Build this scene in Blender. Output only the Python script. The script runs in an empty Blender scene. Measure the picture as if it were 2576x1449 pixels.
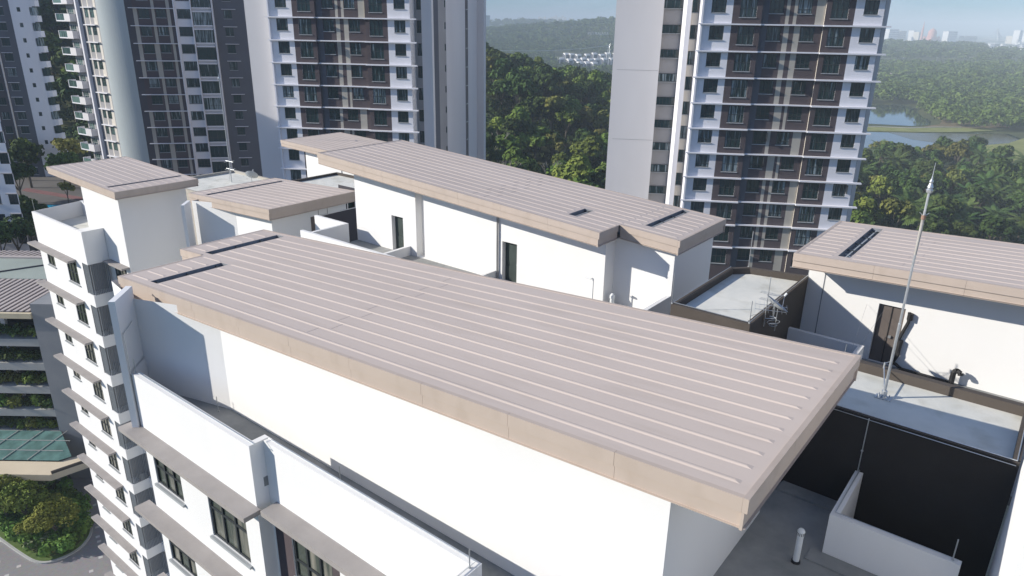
import bpy, bmesh, math, random
import numpy as np
from mathutils import Vector, Matrix
random.seed(7); RNG = np.random.default_rng(7)
sc = bpy.context.scene
COL = sc.collection
rad = math.radians
# ------------------------------------------------------------------ camera
YAW, PITCH, ROLL, FPX = 0.6640377, 0.358050846, 0.0160658, 1796.21
f0 = Vector((-math.sin(YAW), math.cos(YAW), 0)); r0 = Vector((math.cos(YAW), math.sin(YAW), 0)); zz = Vector((0, 0, 1))
fw = f0*math.cos(PITCH) - zz*math.sin(PITCH); up = zz*math.cos(PITCH) + f0*math.sin(PITCH)
ri = r0*math.cos(ROLL) + up*math.sin(ROLL); up2 = up*math.cos(ROLL) - r0*math.sin(ROLL)
cam = bpy.data.cameras.new("camera"); co = bpy.data.objects.new("camera", cam); COL.objects.link(co)
cam.sensor_width = 36; cam.lens = 36*FPX/2576; cam.clip_end = 60000; cam.clip_start = 0.3
co.matrix_world = Matrix(((ri.x, up2.x, -fw.x, 0), (ri.y, up2.y, -fw.y, 0), (ri.z, up2.z, -fw.z, 0), (0, 0, 0, 1)))
sc.camera = co
# ------------------------------------------------------------------ sun, sky, exposure
SUN_EL = math.atan(0.461); sx, sy = -0.743, -0.669
sun = bpy.data.lights.new("sun", 'SUN'); sun.energy = 4.2; sun.angle = rad(0.5); sun.color = (1, .94, .84)
so = bpy.data.objects.new("sun", sun); COL.objects.link(so)
sd = Vector((sx, sy, 0)).normalized()*math.cos(SUN_EL) + zz*math.sin(SUN_EL)
so.rotation_euler = (-sd).to_track_quat('-Z', 'Y').to_euler(); so.location = (-60, -60, 60)
w = bpy.data.worlds.new("World"); sc.world = w; w.use_nodes = True
nt = w.node_tree; bg = nt.nodes['Background']
sky = nt.nodes.new('ShaderNodeTexSky'); sky.sky_type = 'NISHITA'; sky.sun_disc = False
sky.sun_elevation = SUN_EL; sky.sun_rotation = math.atan2(sd.x, sd.y); sky.air_density = 1.0; sky.dust_density = 0.3; sky.ozone_density = 3.0
tc = nt.nodes.new('ShaderNodeTexCoord'); mp = nt.nodes.new('ShaderNodeMapping'); mp.inputs['Scale'].default_value = (1, 1, 4.5)
nz = nt.nodes.new('ShaderNodeTexNoise'); nz.inputs['Scale'].default_value = 3.2; nz.inputs['Detail'].default_value = 7; nz.inputs['Roughness'].default_value = .58
cr = nt.nodes.new('ShaderNodeValToRGB'); cr.color_ramp.elements[0].position = .40; cr.color_ramp.elements[1].position = .72
mx = nt.nodes.new('ShaderNodeMix'); mx.data_type = 'RGBA'; mx.inputs['B'].default_value = (5.6, 6.7, 8.6, 1)
ml = nt.nodes.new('ShaderNodeMath'); ml.operation = 'MULTIPLY'; ml.inputs[1].default_value = .75
L = nt.links.new
L(tc.outputs['Generated'], mp.inputs['Vector']); L(mp.outputs[0], nz.inputs['Vector']); L(nz.outputs['Fac'], cr.inputs[0]); L(cr.outputs[0], ml.inputs[0])
tint = nt.nodes.new('ShaderNodeMix'); tint.data_type = 'RGBA'; tint.blend_type = 'MULTIPLY'; tint.inputs['Factor'].default_value = 1; tint.inputs['B'].default_value = (.50, .85, 1.30, 1)
L(sky.outputs[0], tint.inputs['A'])
L(ml.outputs[0], mx.inputs['Factor']); L(tint.outputs['Result'], mx.inputs['A']); L(mx.outputs['Result'], bg.inputs['Color'])
bg.inputs['Strength'].default_value = 0.068
sc.view_settings.view_transform = 'Standard'; sc.view_settings.look = 'None'; sc.view_settings.gamma = 1; sc.view_settings.exposure = 0.54
sc.cycles.max_bounces = 6; sc.cycles.volume_bounces = 0; sc.cycles.use_denoising = True

# ------------------------------------------------------------------ materials
MATS = {}
def mat(name, col, rough=.85, var=.08, scale=.6, col2=None, bump=0, bscale=20, spec=.3, metal=0, rnd=0, stretch=None, detail=5):
    if name in MATS: return MATS[name]
    m = bpy.data.materials.new(name); m.use_nodes = True; n = m.node_tree; b = n.nodes['Principled BSDF']
    b.inputs['Roughness'].default_value = rough; b.inputs['Specular IOR Level'].default_value = spec; b.inputs['Metallic'].default_value = metal
    t = n.nodes.new('ShaderNodeTexCoord'); mpn = n.nodes.new('ShaderNodeMapping'); ns = n.nodes.new('ShaderNodeTexNoise')
    ns.inputs['Scale'].default_value = scale; ns.inputs['Detail'].default_value = detail; ns.inputs['Roughness'].default_value = .6
    if stretch: mpn.inputs['Scale'].default_value = stretch
    geo = n.nodes.new('ShaderNodeNewGeometry')
    n.links.new(geo.outputs['Position'], mpn.inputs['Vector']); n.links.new(mpn.outputs[0], ns.inputs['Vector'])
    r = n.nodes.new('ShaderNodeValToRGB'); c = Vector(col[:3])
    c2 = Vector(col2) if col2 else c*(1+var); c1 = c if col2 else c*(1-var)
    r.color_ramp.elements[0].position = .33; r.color_ramp.elements[1].position = .67
    r.color_ramp.elements[0].color = (*c1, 1); r.color_ramp.elements[1].color = (*[min(x, .9) for x in c2], 1)
    n.links.new(ns.outputs['Fac'], r.inputs[0]); out = r.outputs[0]
    if rnd:
        oi = n.nodes.new('ShaderNodeObjectInfo'); hs = n.nodes.new('ShaderNodeHueSaturation')
        mr = n.nodes.new('ShaderNodeMapRange'); mr.inputs['To Min'].default_value = 1-rnd; mr.inputs['To Max'].default_value = 1+rnd
        n.links.new(oi.outputs['Random'], mr.inputs['Value']); n.links.new(mr.outputs[0], hs.inputs['Value'])
        mr2 = n.nodes.new('ShaderNodeMapRange'); mr2.inputs['To Min'].default_value = .47; mr2.inputs['To Max'].default_value = .515
        mm = n.nodes.new('ShaderNodeMath'); mm.operation = 'FRACT'; m3 = n.nodes.new('ShaderNodeMath'); m3.operation = 'MULTIPLY'; m3.inputs[1].default_value = 7.31
        n.links.new(oi.outputs['Random'], m3.inputs[0]); n.links.new(m3.outputs[0], mm.inputs[0]); n.links.new(mm.outputs[0], mr2.inputs['Value']); n.links.new(mr2.outputs[0], hs.inputs['Hue'])
        n.links.new(out, hs.inputs['Color']); out = hs.outputs[0]
    n.links.new(out, b.inputs['Base Color'])
    if bump:
        bn = n.nodes.new('ShaderNodeTexNoise'); bn.inputs['Scale'].default_value = bscale; bn.inputs['Detail'].default_value = 4
        bp = n.nodes.new('ShaderNodeBump'); bp.inputs['Strength'].default_value = bump; bp.inputs['Distance'].default_value = .02
        n.links.new(geo.outputs['Position'], bn.inputs['Vector']); n.links.new(bn.outputs['Fac'], bp.inputs['Height']); n.links.new(bp.outputs[0], b.inputs['Normal'])
    MATS[name] = m; return m
def streaks(m, amt=.05, sc3=(2.2, 2.2, .16), dirt=(.80, .78, .74)):
    # faint rain streaks and broad stains multiplied over the paint
    n = m.node_tree; b = n.nodes['Principled BSDF']; src = b.inputs['Base Color'].links[0].from_socket
    g = n.nodes.new('ShaderNodeNewGeometry'); mp_ = n.nodes.new('ShaderNodeMapping'); mp_.inputs['Scale'].default_value = sc3; ns = n.nodes.new('ShaderNodeTexNoise'); ns.inputs['Scale'].default_value = 1.6; ns.inputs['Detail'].default_value = 8
    r = n.nodes.new('ShaderNodeValToRGB'); r.color_ramp.elements[0].position = .52; r.color_ramp.elements[1].position = .78
    ml_ = n.nodes.new('ShaderNodeMath'); ml_.operation = 'MULTIPLY'; ml_.inputs[1].default_value = amt
    mx_ = n.nodes.new('ShaderNodeMix'); mx_.data_type = 'RGBA'; mx_.blend_type = 'MULTIPLY'; mx_.inputs['B'].default_value = (*dirt, 1)
    n.links.new(g.outputs['Position'], mp_.inputs['Vector']); n.links.new(mp_.outputs[0], ns.inputs['Vector']); n.links.new(ns.outputs['Fac'], r.inputs[0]); n.links.new(r.outputs[0], ml_.inputs[0]); n.links.new(ml_.outputs[0], mx_.inputs['Factor']); n.links.new(src, mx_.inputs['A']); n.links.new(mx_.outputs['Result'], b.inputs['Base Color'])
white = mat('white_plaster', (.765, .76, .75), .9, .02, .35, bump=.12, bscale=9, stretch=(1, 1, .25)); streaks(white, .07)
twhite = mat('tower_white', (.74, .73, .76), .9, .04, .25, stretch=(1, 1, .3))
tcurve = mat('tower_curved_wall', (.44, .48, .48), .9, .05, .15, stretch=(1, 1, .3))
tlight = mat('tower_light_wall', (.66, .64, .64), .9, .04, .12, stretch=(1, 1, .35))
twarm = mat('tower_cream', (.66, .61, .53), .9, .04, .2)
tbrown = mat('tower_brown', (.088, .07, .075), .9, .08, .3)
tbeige = mat('tower_beige', (.42, .39, .34), .9, .06, .3)
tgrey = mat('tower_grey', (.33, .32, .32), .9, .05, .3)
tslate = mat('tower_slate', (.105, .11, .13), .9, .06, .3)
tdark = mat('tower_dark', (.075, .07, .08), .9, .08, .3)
roofm = mat('roof_metal_taupe', (.55, .465, .405), .55, .05, .35, spec=.4, stretch=(.25, 1, 1))
fasc = mat('fascia_beige', (.47, .39, .33), .6, .035, .8, spec=.4)
streaks(roofm, .55, (.25, 1.7, 1), (.84, .83, .80)); streaks(fasc, .5, (1.3, 1.3, .5), (.8, .78, .74))
ledgem = mat('ledge_grey_brown', (.32, .295, .28), .85, .08, 1.2, bump=.2)
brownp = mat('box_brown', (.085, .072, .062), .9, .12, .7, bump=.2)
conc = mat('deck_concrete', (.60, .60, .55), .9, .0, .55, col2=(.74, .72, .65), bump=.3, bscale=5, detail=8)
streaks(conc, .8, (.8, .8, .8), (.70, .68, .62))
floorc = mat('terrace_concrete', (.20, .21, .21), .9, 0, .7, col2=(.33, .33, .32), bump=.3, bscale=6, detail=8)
dframe = mat('frame_dark', (.03, .036, .04), .5, .05, 1)
sillm = mat('sill_grey', (.35, .37, .38), .6, .05, 1)
doorm = mat('door_dark', (.045, .06, .055), .6, .2, 1.5)
doorbr = mat('door_bronze', (.13, .11, .10), .55, .1, 1.5)
steel = mat('galvanised', (.55, .57, .58), .35, .08, 6, metal=.7)
rust = mat('rusty_collar', (.30, .19, .14), .7, .2, 6)
blackp = mat('black_pipe', (.02, .02, .022), .6, .2, 3)
pvc = mat('pvc_white', (.72, .74, .74), .5, .04, 4)
trench = mat('trench_dark', (.20, .21, .23), .7, .2, 2)
acm = mat('ac_grey', (.2, .21, .22), .6, .1, 3)
slatm = mat('slat_grey', (.22, .24, .26), .6, .05, 3)
def glassmat(name, dark, light, thr=.62, rough=.06, scale=9):
    m = bpy.data.materials.new(name); m.use_nodes = True; n = m.node_tree; b = n.nodes['Principled BSDF']
    b.inputs['Roughness'].default_value = rough; b.inputs['IOR'].default_value = 1.5; b.inputs['Specular IOR Level'].default_value = .55
    oi = n.nodes.new('ShaderNodeObjectInfo'); t = n.nodes.new('ShaderNodeTexCoord')
    mpn = n.nodes.new('ShaderNodeMapping'); mpn.inputs['Scale'].default_value = (scale, 1, .35)
    cmb = n.nodes.new('ShaderNodeVectorMath'); cmb.operation = 'ADD'; scm = n.nodes.new('ShaderNodeMath'); scm.operation = 'MULTIPLY'; scm.inputs[1].default_value = 97
    n.links.new(oi.outputs['Random'], scm.inputs[0]); n.links.new(scm.outputs[0], cmb.inputs[1]); n.links.new(t.outputs['Object'], mpn.inputs['Vector']); n.links.new(mpn.outputs[0], cmb.inputs[0])
    ns = n.nodes.new('ShaderNodeTexNoise'); ns.inputs['Scale'].default_value = .9; ns.inputs['Detail'].default_value = 2
    n.links.new(cmb.outputs[0], ns.inputs['Vector'])
    add = n.nodes.new('ShaderNodeMath'); add.operation = 'ADD'; s2 = n.nodes.new('ShaderNodeMath'); s2.operation = 'MULTIPLY'; s2.inputs[1].default_value = .34
    n.links.new(oi.outputs['Random'], s2.inputs[0]); n.links.new(s2.outputs[0], add.inputs[0]); n.links.new(ns.outputs['Fac'], add.inputs[1])
    r = n.nodes.new('ShaderNodeValToRGB'); r.color_ramp.elements[0].position = thr; r.color_ramp.elements[1].position = thr+.2
    r.color_ramp.elements[0].color = (*dark, 1); r.color_ramp.elements[1].color = (*light, 1)
    n.links.new(add.outputs[0], r.inputs[0]); n.links.new(r.outputs[0], b.inputs['Base Color']); return m
tglass = glassmat('tower_glass', (.018, .040, .044), (.27, .33, .36), .74, scale=5)
nglass = glassmat('near_glass', (.05, .065, .05), (.24, .23, .19), .56, scale=3)
GLASSGREEN = glassmat('green_glass', (.02, .05, .045), (.12, .2, .18), .6)

# ------------------------------------------------------------------ helpers
class MB:
    def __init__(s): s.v = []; s.f = []; s.m = []; s.mats = []
    def mi(s, m):
        if m not in s.mats: s.mats.append(m)
        return s.mats.index(m)
    def face(s, pts, m):
        i = len(s.v); s.v += [tuple(p) for p in pts]; s.f.append(tuple(range(i, i+len(pts)))); s.m.append(s.mi(m)); return s
    def box(s, x0, x1, y0, y1, z0, z1, m, fr=None):
        P = [(x0, y0, z0), (x1, y0, z0), (x1, y1, z0), (x0, y1, z0), (x0, y0, z1), (x1, y0, z1), (x1, y1, z1), (x0, y1, z1)]
        if fr: P = [fr(*p) for p in P]
        for q in ((0, 3, 2, 1), (4, 5, 6, 7), (0, 1, 5, 4), (1, 2, 6, 5), (2, 3, 7, 6), (3, 0, 4, 7)): s.face([P[i] for i in q], m)
        return s
    def prism(s, poly, z0, z1, m, mtop=None, bottom=False):
        n = len(poly); a = sum(poly[i][0]*poly[(i+1) % n][1]-poly[(i+1) % n][0]*poly[i][1] for i in range(n))
        if a < 0: poly = poly[::-1]
        for i in range(n):
            p, q = poly[i], poly[(i+1) % n]; s.face([(*p, z0), (*q, z0), (*q, z1), (*p, z1)], m)
        s.face([(*p, z1) for p in poly], mtop or m)
        if bottom: s.face([(*p, z0) for p in poly[::-1]], m)
        return s
    def tube(s, p, q, r, m, r2=None, n=8):
        p = Vector(p); q = Vector(q); d = (q-p).normalized(); a = d.orthogonal().normalized(); b = d.cross(a); r2 = r if r2 is None else r2
        A = [p+(a*math.cos(t)+b*math.sin(t))*r for t in (2*math.pi*i/n for i in range(n))]; B = [q+(a*math.cos(t)+b*math.sin(t))*r2 for t in (2*math.pi*i/n for i in range(n))]
        for i in range(n): s.face([A[i], A[(i+1) % n], B[(i+1) % n], B[i]], m)
        s.face(A[::-1], m); s.face(B, m); return s
    def path(s, pts, r, m, n=6):
        for a, b in zip(pts, pts[1:]): s.tube(a, b, r, m, n=n)
        return s
    def lathe(s, c, prof, m, n=14):
        c = Vector(c)
        R = [[c+Vector((r*math.cos(2*math.pi*i/n), r*math.sin(2*math.pi*i/n), z)) for i in range(n)] for r, z in prof]
        for a, b in zip(R, R[1:]):
            for i in range(n): s.face([a[i], a[(i+1) % n], b[(i+1) % n], b[i]], m)
        return s
    def panel(s, O, U, V, N, u0, u1, v0, v1, m, ops=(), bands=(), depth=.15, mrev=None, mback=None):
        """flat skin with openings (reveals go in by -N*depth) and coloured bands"""
        O = Vector(O); U = Vector(U); V = Vector(V); N = Vector(N)
        us = sorted({u0, u1, *[x for o in ops for x in o[:2] if u0 < x < u1], *[x for b in bands for x in b[:2] if u0 < x < u1]})
        vs = sorted({v0, v1, *[x for o in ops for x in o[2:4] if v0 < x < v1], *[x for b in bands for x in b[2:4] if v0 < x < v1]})
        P = lambda a, b, d=0: O+U*a+V*b-N*d
        for i in range(len(us)-1):
            run = None
            for j in range(len(vs)-1):
                cu = (us[i]+us[i+1])/2; cv = (vs[j]+vs[j+1])/2
                if any(o[0] < cu < o[1] and o[2] < cv < o[3] for o in ops): mm = None
                else:
                    mm = m
                    for b in bands:
                        if b[0] < cu < b[1] and b[2] < cv < b[3]: mm = b[4]
                if run and run[0] is mm and mm is not None: run[2] = vs[j+1]
                else:
                    if run and run[0] is not None: s.face([P(us[i], run[1]), P(us[i+1], run[1]), P(us[i+1], run[2]), P(us[i], run[2])], run[0])
                    run = [mm, vs[j], vs[j+1]]
            if run and run[0] is not None: s.face([P(us[i], run[1]), P(us[i+1], run[1]), P(us[i+1], run[2]), P(us[i], run[2])], run[0])
        for o in ops:
            a, b, c, d = o[:4]; mr = mrev or m
            for q in (((a, c), (a, d)), ((b, d), (b, c)), ((b, c), (a, c)), ((a, d), (b, d))):
                s.face([P(*q[0]), P(*q[1]), P(*q[1], depth), P(*q[0], depth)], mr)
            if mback: s.face([P(a, c, depth), P(b, c, depth), P(b, d, depth), P(a, d, depth)], mback)
        return s
    def mesh(s, name):
        me = bpy.data.meshes.new(name); me.from_pydata(s.v, [], s.f)
        for m in s.mats: me.materials.append(m)
        me.polygons.foreach_set('material_index', s.m); me.update(); return me
    def build(s, name, parent=None, loc=None, rz=None):
        o = bpy.data.objects.new(name, s.mesh(name)); COL.objects.link(o)
        if parent: o.parent = parent
        if loc is not None: o.location = loc
        if rz is not None: o.rotation_euler = (0, 0, rz)
        return o
def tag(o, label, cat, group=None, kind=None):
    if label: o['label'] = label
    if cat: o['category'] = cat
    if group: o['group'] = group
    if kind: o['kind'] = kind
    return o
def thing(name, label, cat, group=None):
    o = bpy.data.objects.new(name, None); COL.objects.link(o); return tag(o, label, cat, group)
def struct(o): o['kind'] = 'structure'; return o
def instance(name, me, parent, loc, rz=0, sc3=None):
    o = bpy.data.objects.new(name, me); COL.objects.link(o); o.parent = parent; o.location = loc; o.rotation_euler = (0, 0, rz)
    if sc3: o.scale = sc3
    return o
X_, Y_, Z_ = Vector((1, 0, 0)), Vector((0, 1, 0)), zz
WC = {}
def win_meshes(w, h, cols, rows, fr=dframe, gl=None, sill=True, split=.5, bar=.06):
    key = (round(w, 2), round(h, 2), cols, rows, fr.name, gl.name if gl else '', sill, split, bar)
    if key in WC: return WC[key]
    f = MB(); y0, y1 = .04, .11
    for x in [0]+[w*i/cols for i in range(1, cols)]+[w]:
        a = min(max(x-bar/2, 0), w-bar); f.box(a, a+bar, y0, y1, 0, h, fr)
    zs = [0, h]+([h*split] if rows == 2 else [h*i/rows for i in range(1, rows)])
    for z in zs:
        a = min(max(z-bar/2, 0), h-bar); f.box(bar, w-bar, y0+.004, y1-.004, a, a+bar, fr)
    if sill: f.box(-.06, w+.06, -.09, .03, -.09, -.004, sillm)
    g = MB().face([(0, .085, 0), (w, .085, 0), (w, .085, h), (0, .085, h)], gl or tglass)
    WC[key] = (f.mesh('window'), g.mesh('pane')); return WC[key]
def window(parent, O, rz, w, h, cols=3, rows=2, name='window', **k):
    a, b = win_meshes(w, h, cols, rows, **k)
    o = instance(name, a, parent, O, rz); instance('pane', b, o, (0, 0, 0)); return o
def LW(u, v, z=0): p = r0*u+f0*v; return (p.x, p.y, z)

# ================================================================== TERRAIN
def gz(u, v):
    r = math.hypot(u, v)
    t = min(max((r-150)/120, 0), 1); t = t*t*(3-2*t)
    # the low-rise complex stands on a -56 pad, the land falls a little to the lake
    z = -56-4*t
    G = lambda cu, cv, su, sv, h: h*math.exp(-.5*(((u-cu)/su)**2+((v-cv)/sv)**2))
    z += t*((G(-70, 360, 95, 95, 39)+G(-235, 330, 75, 95, 52))*(1-min(max((u-100)/60, 0), 1))+G(310, 1750, 330, 240, 46)+G(230, 1650, 70, 120, 8)+G(900, 2800, 700, 500, -4)+G(80, 2700, 420, 320, 50)+G(-60, 1500, 260, 300, 8)+G(1000, 1500, 300, 500, 9))
    z += t*(G(-4600, 8200, 900, 1500, 300)+G(-5600, 8000, 900, 1500, 210))
    if r > 300: z += 3*math.sin(u/170+1)*math.sin(v/210)*min((r-300)/900, 1)*(0 if (v < 620 and u > 130) else 1)
    return z
ground_m = mat('ground_vegetated', (.045, .06, .022), .95, 0, .02, col2=(.11, .12, .045), detail=9)
def make_ground():
    rs = [0, 40, 80, 120, 150]+list(np.geomspace(165, 1000, 46))+list(np.geomspace(1060, 26000, 44)); na = 240
    V = []; Fc = []
    for r in rs[1:]:
        for i in range(na):
            a = 2*math.pi*i/na; u, v = r*math.sin(a), r*math.cos(a); V.append(LW(u, v, gz(u, v)))
    V.append((0, 0, -56)); c = len(V)-1
    for j in range(len(rs)-2):
        for i in range(na):
            a = j*na+i; b = j*na+(i+1) % na; Fc.append((a, a+na, b+na, b))
    for i in range(na): Fc.append((c, i, (i+1) % na))
    me = bpy.data.meshes.new('ground'); me.from_pydata(V, [], Fc); me.materials.append(ground_m); me.update()
    for p in me.polygons: p.use_smooth = True
    o = bpy.data.objects.new('ground', me); COL.objects.link(o); struct(o)
make_ground()
# water, banks, grass, road: flat sheets a little above the ground
def sheet(name, pts, z, m, thick=None):
    mb = MB(); P = [LW(u, v, z) for u, v in pts]; n = len(P)
    if sum(P[i][0]*P[(i+1) % n][1]-P[(i+1) % n][0]*P[i][1] for i in range(n)) < 0: P = P[::-1]
    mb.face(P, m)
    if thick:
        for i in range(n): a, b = P[i], P[(i+1) % n]; mb.face([(a[0], a[1], a[2]-thick), (b[0], b[1], b[2]-thick), b, a], m)
    return struct(mb.build(name))
wat = mat('lake_water', (.05, .07, .065), .06, .15, .05, spec=.6)
bank = mat('bank_mud', (.22, .15, .09), .9, 0, .15, col2=(.13, .12, .05))
grass = mat('meadow_grass', (.17, .19, .05), .95, 0, .12, col2=(.28, .28, .09))
pathm = mat('gravel_path', (.45, .42, .36), .9, .1, .4)
sheet('lake', [(150, 447), (244, 440), (264, 444), (300, 440), (290, 405), (262, 397), (250, 392), (232, 384), (218, 378), (150, 380)], -59.75, wat)
sheet('pond', [(180, 600), (317, 600), (316, 575), (300, 545), (292, 525), (285, 500), (272, 477), (256, 470), (235, 478), (180, 500)], -59.75, wat)
sheet('brown_water', [(226, 439), (262, 439), (296, 438), (288, 406), (262, 398), (250, 393), (238, 392), (226, 412)], -59.7, mat('olive_brown_water', (.13, .12, .06), .25, .2, .06, spec=.4))  # olive-brown glossy sheet over the right half of the lake
sheet('lake_bank', [(150, 460), (234, 459), (249, 456), (268, 462), (285, 463), (300, 452), (270, 442), (245, 440), (150, 446)], -59.35, grass, .6)
sheet('shore', [(262, 466), (280, 480), (293, 500), (300, 520), (309, 545), (325, 577), (335, 600), (370, 600), (350, 540), (320, 470), (290, 462)], -59.5, bank, .5)
sheet('path', [(150, 461.5), (232, 460.5), (248, 457.5), (268, 463.5), (285, 464.5), (285, 463.2), (268, 462), (248, 456), (232, 459), (150, 460)], -59.1, pathm, .3)
sheet('meadow', [(250, 391), (262, 396), (275, 402), (300, 425), (350, 450), (345, 330), (270, 330), (236, 350)], -59.6, grass, .3)
roadm = mat('highway_asphalt', (.16, .16, .16), .9, .1, .05)
emb = mat('pale_embankment', (.42, .36, .27), .9, .15, .05)
sheet('highway', [(380, 1150), (620, 1155), (900, 1240), (895, 1268), (615, 1182), (375, 1178)], -52.2, roadm, 9)
sheet('embankment', [(575, 1128), (650, 1140), (680, 1152), (660, 1166), (560, 1148)], -50.8, emb, 12)
sheet('road', [(300, 868), (470, 905), (600, 960), (600, 968), (468, 914), (300, 878)], -57.5, roadm, 2)
sheet('cutting', [(300, 860), (420, 880), (462, 893), (455, 904), (300, 872)], -52.5, emb, 10)

# ================================================================== NEAR BUILDINGS
def slope_roof(parent, rects, xr, zr, k, slots=(), rib0=None, ribpitch=.53, fh=.62, edges=(), seams=(), marg=.3, joins=()):
    """standing seam monopitch roof; plane z = zr + k (x-xr)"""
    Zf = lambda x: zr+k*(x-xr)
    U = Vector((1, 0, k)); V = Y_.copy(); N = Vector((-k, 0, 1)).normalized()
    mb = MB()
    for ri_, (x0, x1, y0, y1) in enumerate(rects):
        ops = [(a-xr, b-xr, c, d) for (a, b, c, d) in slots if a >= x0-.01 and b <= x1+.01 and c >= y0-.01 and d <= y1+.01]
        mb.panel(Vector((xr, 0, zr)), U, V, N, x0-xr, x1-xr, y0, y1, roofm, ops, depth=.2, mrev=trench, mback=trench)
        mb.face([(x0, y1, Zf(x0)-fh+.05), (x1, y1, Zf(x1)-fh+.05), (x1, y0, Zf(x1)-fh+.05), (x0, y0, Zf(x0)-fh+.05)], fasc)
        ys = []; y = rib0 if rib0 is not None else y0+.4
        while y > y0+.35: y -= ribpitch
        while y < y1-(.3 if ri_ == len(rects)-1 or joins else .0):
            if y > y0+(.3 if ri_ == 0 or joins else .05): ys.append(y)
            y += ribpitch
        for y in ys:
            cuts = [x0+(0 if x0 in joins else marg)]
            for (a, b, c, d) in sorted(slots):
                if c-.1 < y < d+.1 and a > x0 and b < x1: cuts += [a-.12, b+.1]
            cuts.append(x1-(0 if x1 in joins else marg))
            for a, b in zip(cuts[::2], cuts[1::2]):
                if b-a < .2: continue
                w1, w2, h = .062, .022, .019
                q = lambda x, dy, dz: (x, y+dy, Zf(x)+dz)
                a2, b2 = a+.05, b-.1
                mb.face([q(a, -w1, 0), q(b, -w1, 0), q(b2, -w2, h), q(a2, -w2, h)], roofm); mb.face([q(a2, -w2, h), q(b2, -w2, h), q(b2, w2, h), q(a2, w2, h)], roofm)
                mb.face([q(a2, w2, h), q(b2, w2, h), q(b, w1, 0), q(a, w1, 0)], roofm); mb.face([q(a, w1, 0), q(a2, w2, h), q(a2, -w2, h), q(a, -w1, 0)], roofm); mb.face([q(b, -w1, 0), q(b2, -w2, h), q(b2, w2, h), q(b, w1, 0)], roofm)
        for i, sx_ in enumerate(seams):
            if x0 < sx_ < x1:
                for j, yy in enumerate(ys[:-1]):
                    xx = sx_+(.35 if j % 2 else 0)
                    mb.box(xx, xx+.03, yy+.06, yy+ribpitch-.06, Zf(xx)+.001, Zf(xx)+.006, roofm)
    for (a, b, c, d) in slots:   # a rail and brackets inside each gutter slot
        xm = (a+b)/2; mb.box(xm-.025, xm+.025, c+.08, d-.08, Zf(xm)-.12, Zf(xm)-.08, sillm)
        for q_ in range(int((d-c)/1.1)+1): mb.box(a+.02, b-.02, c+.15+1.1*q_, c+.2+1.1*q_, Zf(xm)-.1, Zf(xm)-.06, dframe)
    sheet_o = mb.build('roof_sheet', parent)
    fb = MB()
    for (xa, ya, xb, yb) in edges:   # outward is to the right of a->b
        A = Vector((xa, ya, 0)); B = Vector((xb, yb, 0)); d = (B-A).normalized(); n = Vector((d.y, -d.x, 0)); ln = (B-A).length
        def pt(t, o, dz): p = A+d*t+n*o; return (p.x, p.y, Zf(p.x if abs(d.x) > .5 else xa)+dz)
        def slab(t0, t1, o0, o1, z0, z1):
            P = [pt(t0, o1, z0), pt(t1, o1, z0), pt(t1, o0, z0), pt(t0, o0, z0), pt(t0, o1, z1), pt(t1, o1, z1), pt(t1, o0, z1), pt(t0, o0, z1)]
            for q in ((0, 3, 2, 1), (4, 5, 6, 7), (0, 1, 5, 4), (1, 2, 6, 5), (2, 3, 7, 6), (3, 0, 4, 7)): fb.face([P[i] for i in q], fasc)
        npan = max(1, round(ln/2.6)); 
        for i in range(npan):
            t0 = ln*i/npan; t1 = ln*(i+1)/npan-(.006 if i < npan-1 else .103)
            slab(t0, t1, -.10, .0+.001*(i % 2), -.27, .012)
            slab(t0, t1, -.10, -.045, -fh, -.274)
    fb.build('fascia', parent)
    return Zf

# ---------------- near block (big roof in the foreground)
near = thing('apartment_block', 'near white apartment block under the largest taupe metal roof in the foreground', 'building')
ZN = slope_roof(near, [(-25.3, -2.86, 9.95, 13.1), (-27.0, -2.86, 13.1, 16.9)], -2.86, -7.19, .0616,
                slots=[(-23.7, -23.22, 10.33, 12.95), (-25.62, -25.1, 13.4, 16.62)], rib0=10.38, ribpitch=.529, fh=.62, seams=(-15.2,),
                edges=[(-25.3, 9.95, -2.86, 9.95), (-2.86, 9.95, -2.86, 16.9), (-27.0, 13.1, -25.3, 13.1), (-25.3, 13.1, -25.3, 9.95), (-27.0, 16.9, -27.0, 13.1), (-2.86, 16.9, -27.0, 16.9)])
mb = MB(); mb.box(-27, -3.1, 16.62, 16.66, -8.8, -8.5, roofm) if 0 else None
body = [(-23.35, 9.48), (-19.7, 10.43), (-4.38, 10.43), (-4.38, 16.3), (-26, 16.3), (-26, 10)]
mb = MB()
n = len(body)
for i in range(n):
    p, q = body[i], body[(i+1) % n]; mb.face([(*p, -12), (*q, -12), (*q, ZN(q[0])-.3), (*p, ZN(p[0])-.3)], white)
mb.build('penthouse_wall', near)
# lower facade with windows
FLO = 14
def low_facade(parent, pts, z0, z1, m=white): 
    b = MB(); b.prism(pts, z0, z1, m); return b
ops = []; wins = []
for k in range(FLO):
    z = -3.2*k
    ops += [(-21.88, -20.12, -14.85+z, -13.7+z), (-18.5, -16.42, -15.25+z, -13.45+z)]
mb = MB(); mb.panel((0, 8.65, 0), X_, Z_, -Y_, -22.35, -15.68, -56, -10.85, white, ops, depth=.2)
mb.face([(-22.35, 8.65, -10.85), (-22.35, 8.65, -56), (-26.2, 12.6, -56), (-26.2, 12.6, -10.85)], white)
ops2 = []
for k in range(FLO):
    z = -3.2*k; ops2 += [(-14.83, -13.04, -15.05+z, -13.3+z)]
bands = [(-15.6, -12.72, -15.95+(-3.2*k), -12.95+(-3.2*k), tbrown) for k in range(FLO)]
mb.panel((0, 9.08, 0), X_, Z_, -Y_, -15.68, -7.95, -56, -10.85, white, ops2, bands, depth=.2)
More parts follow.
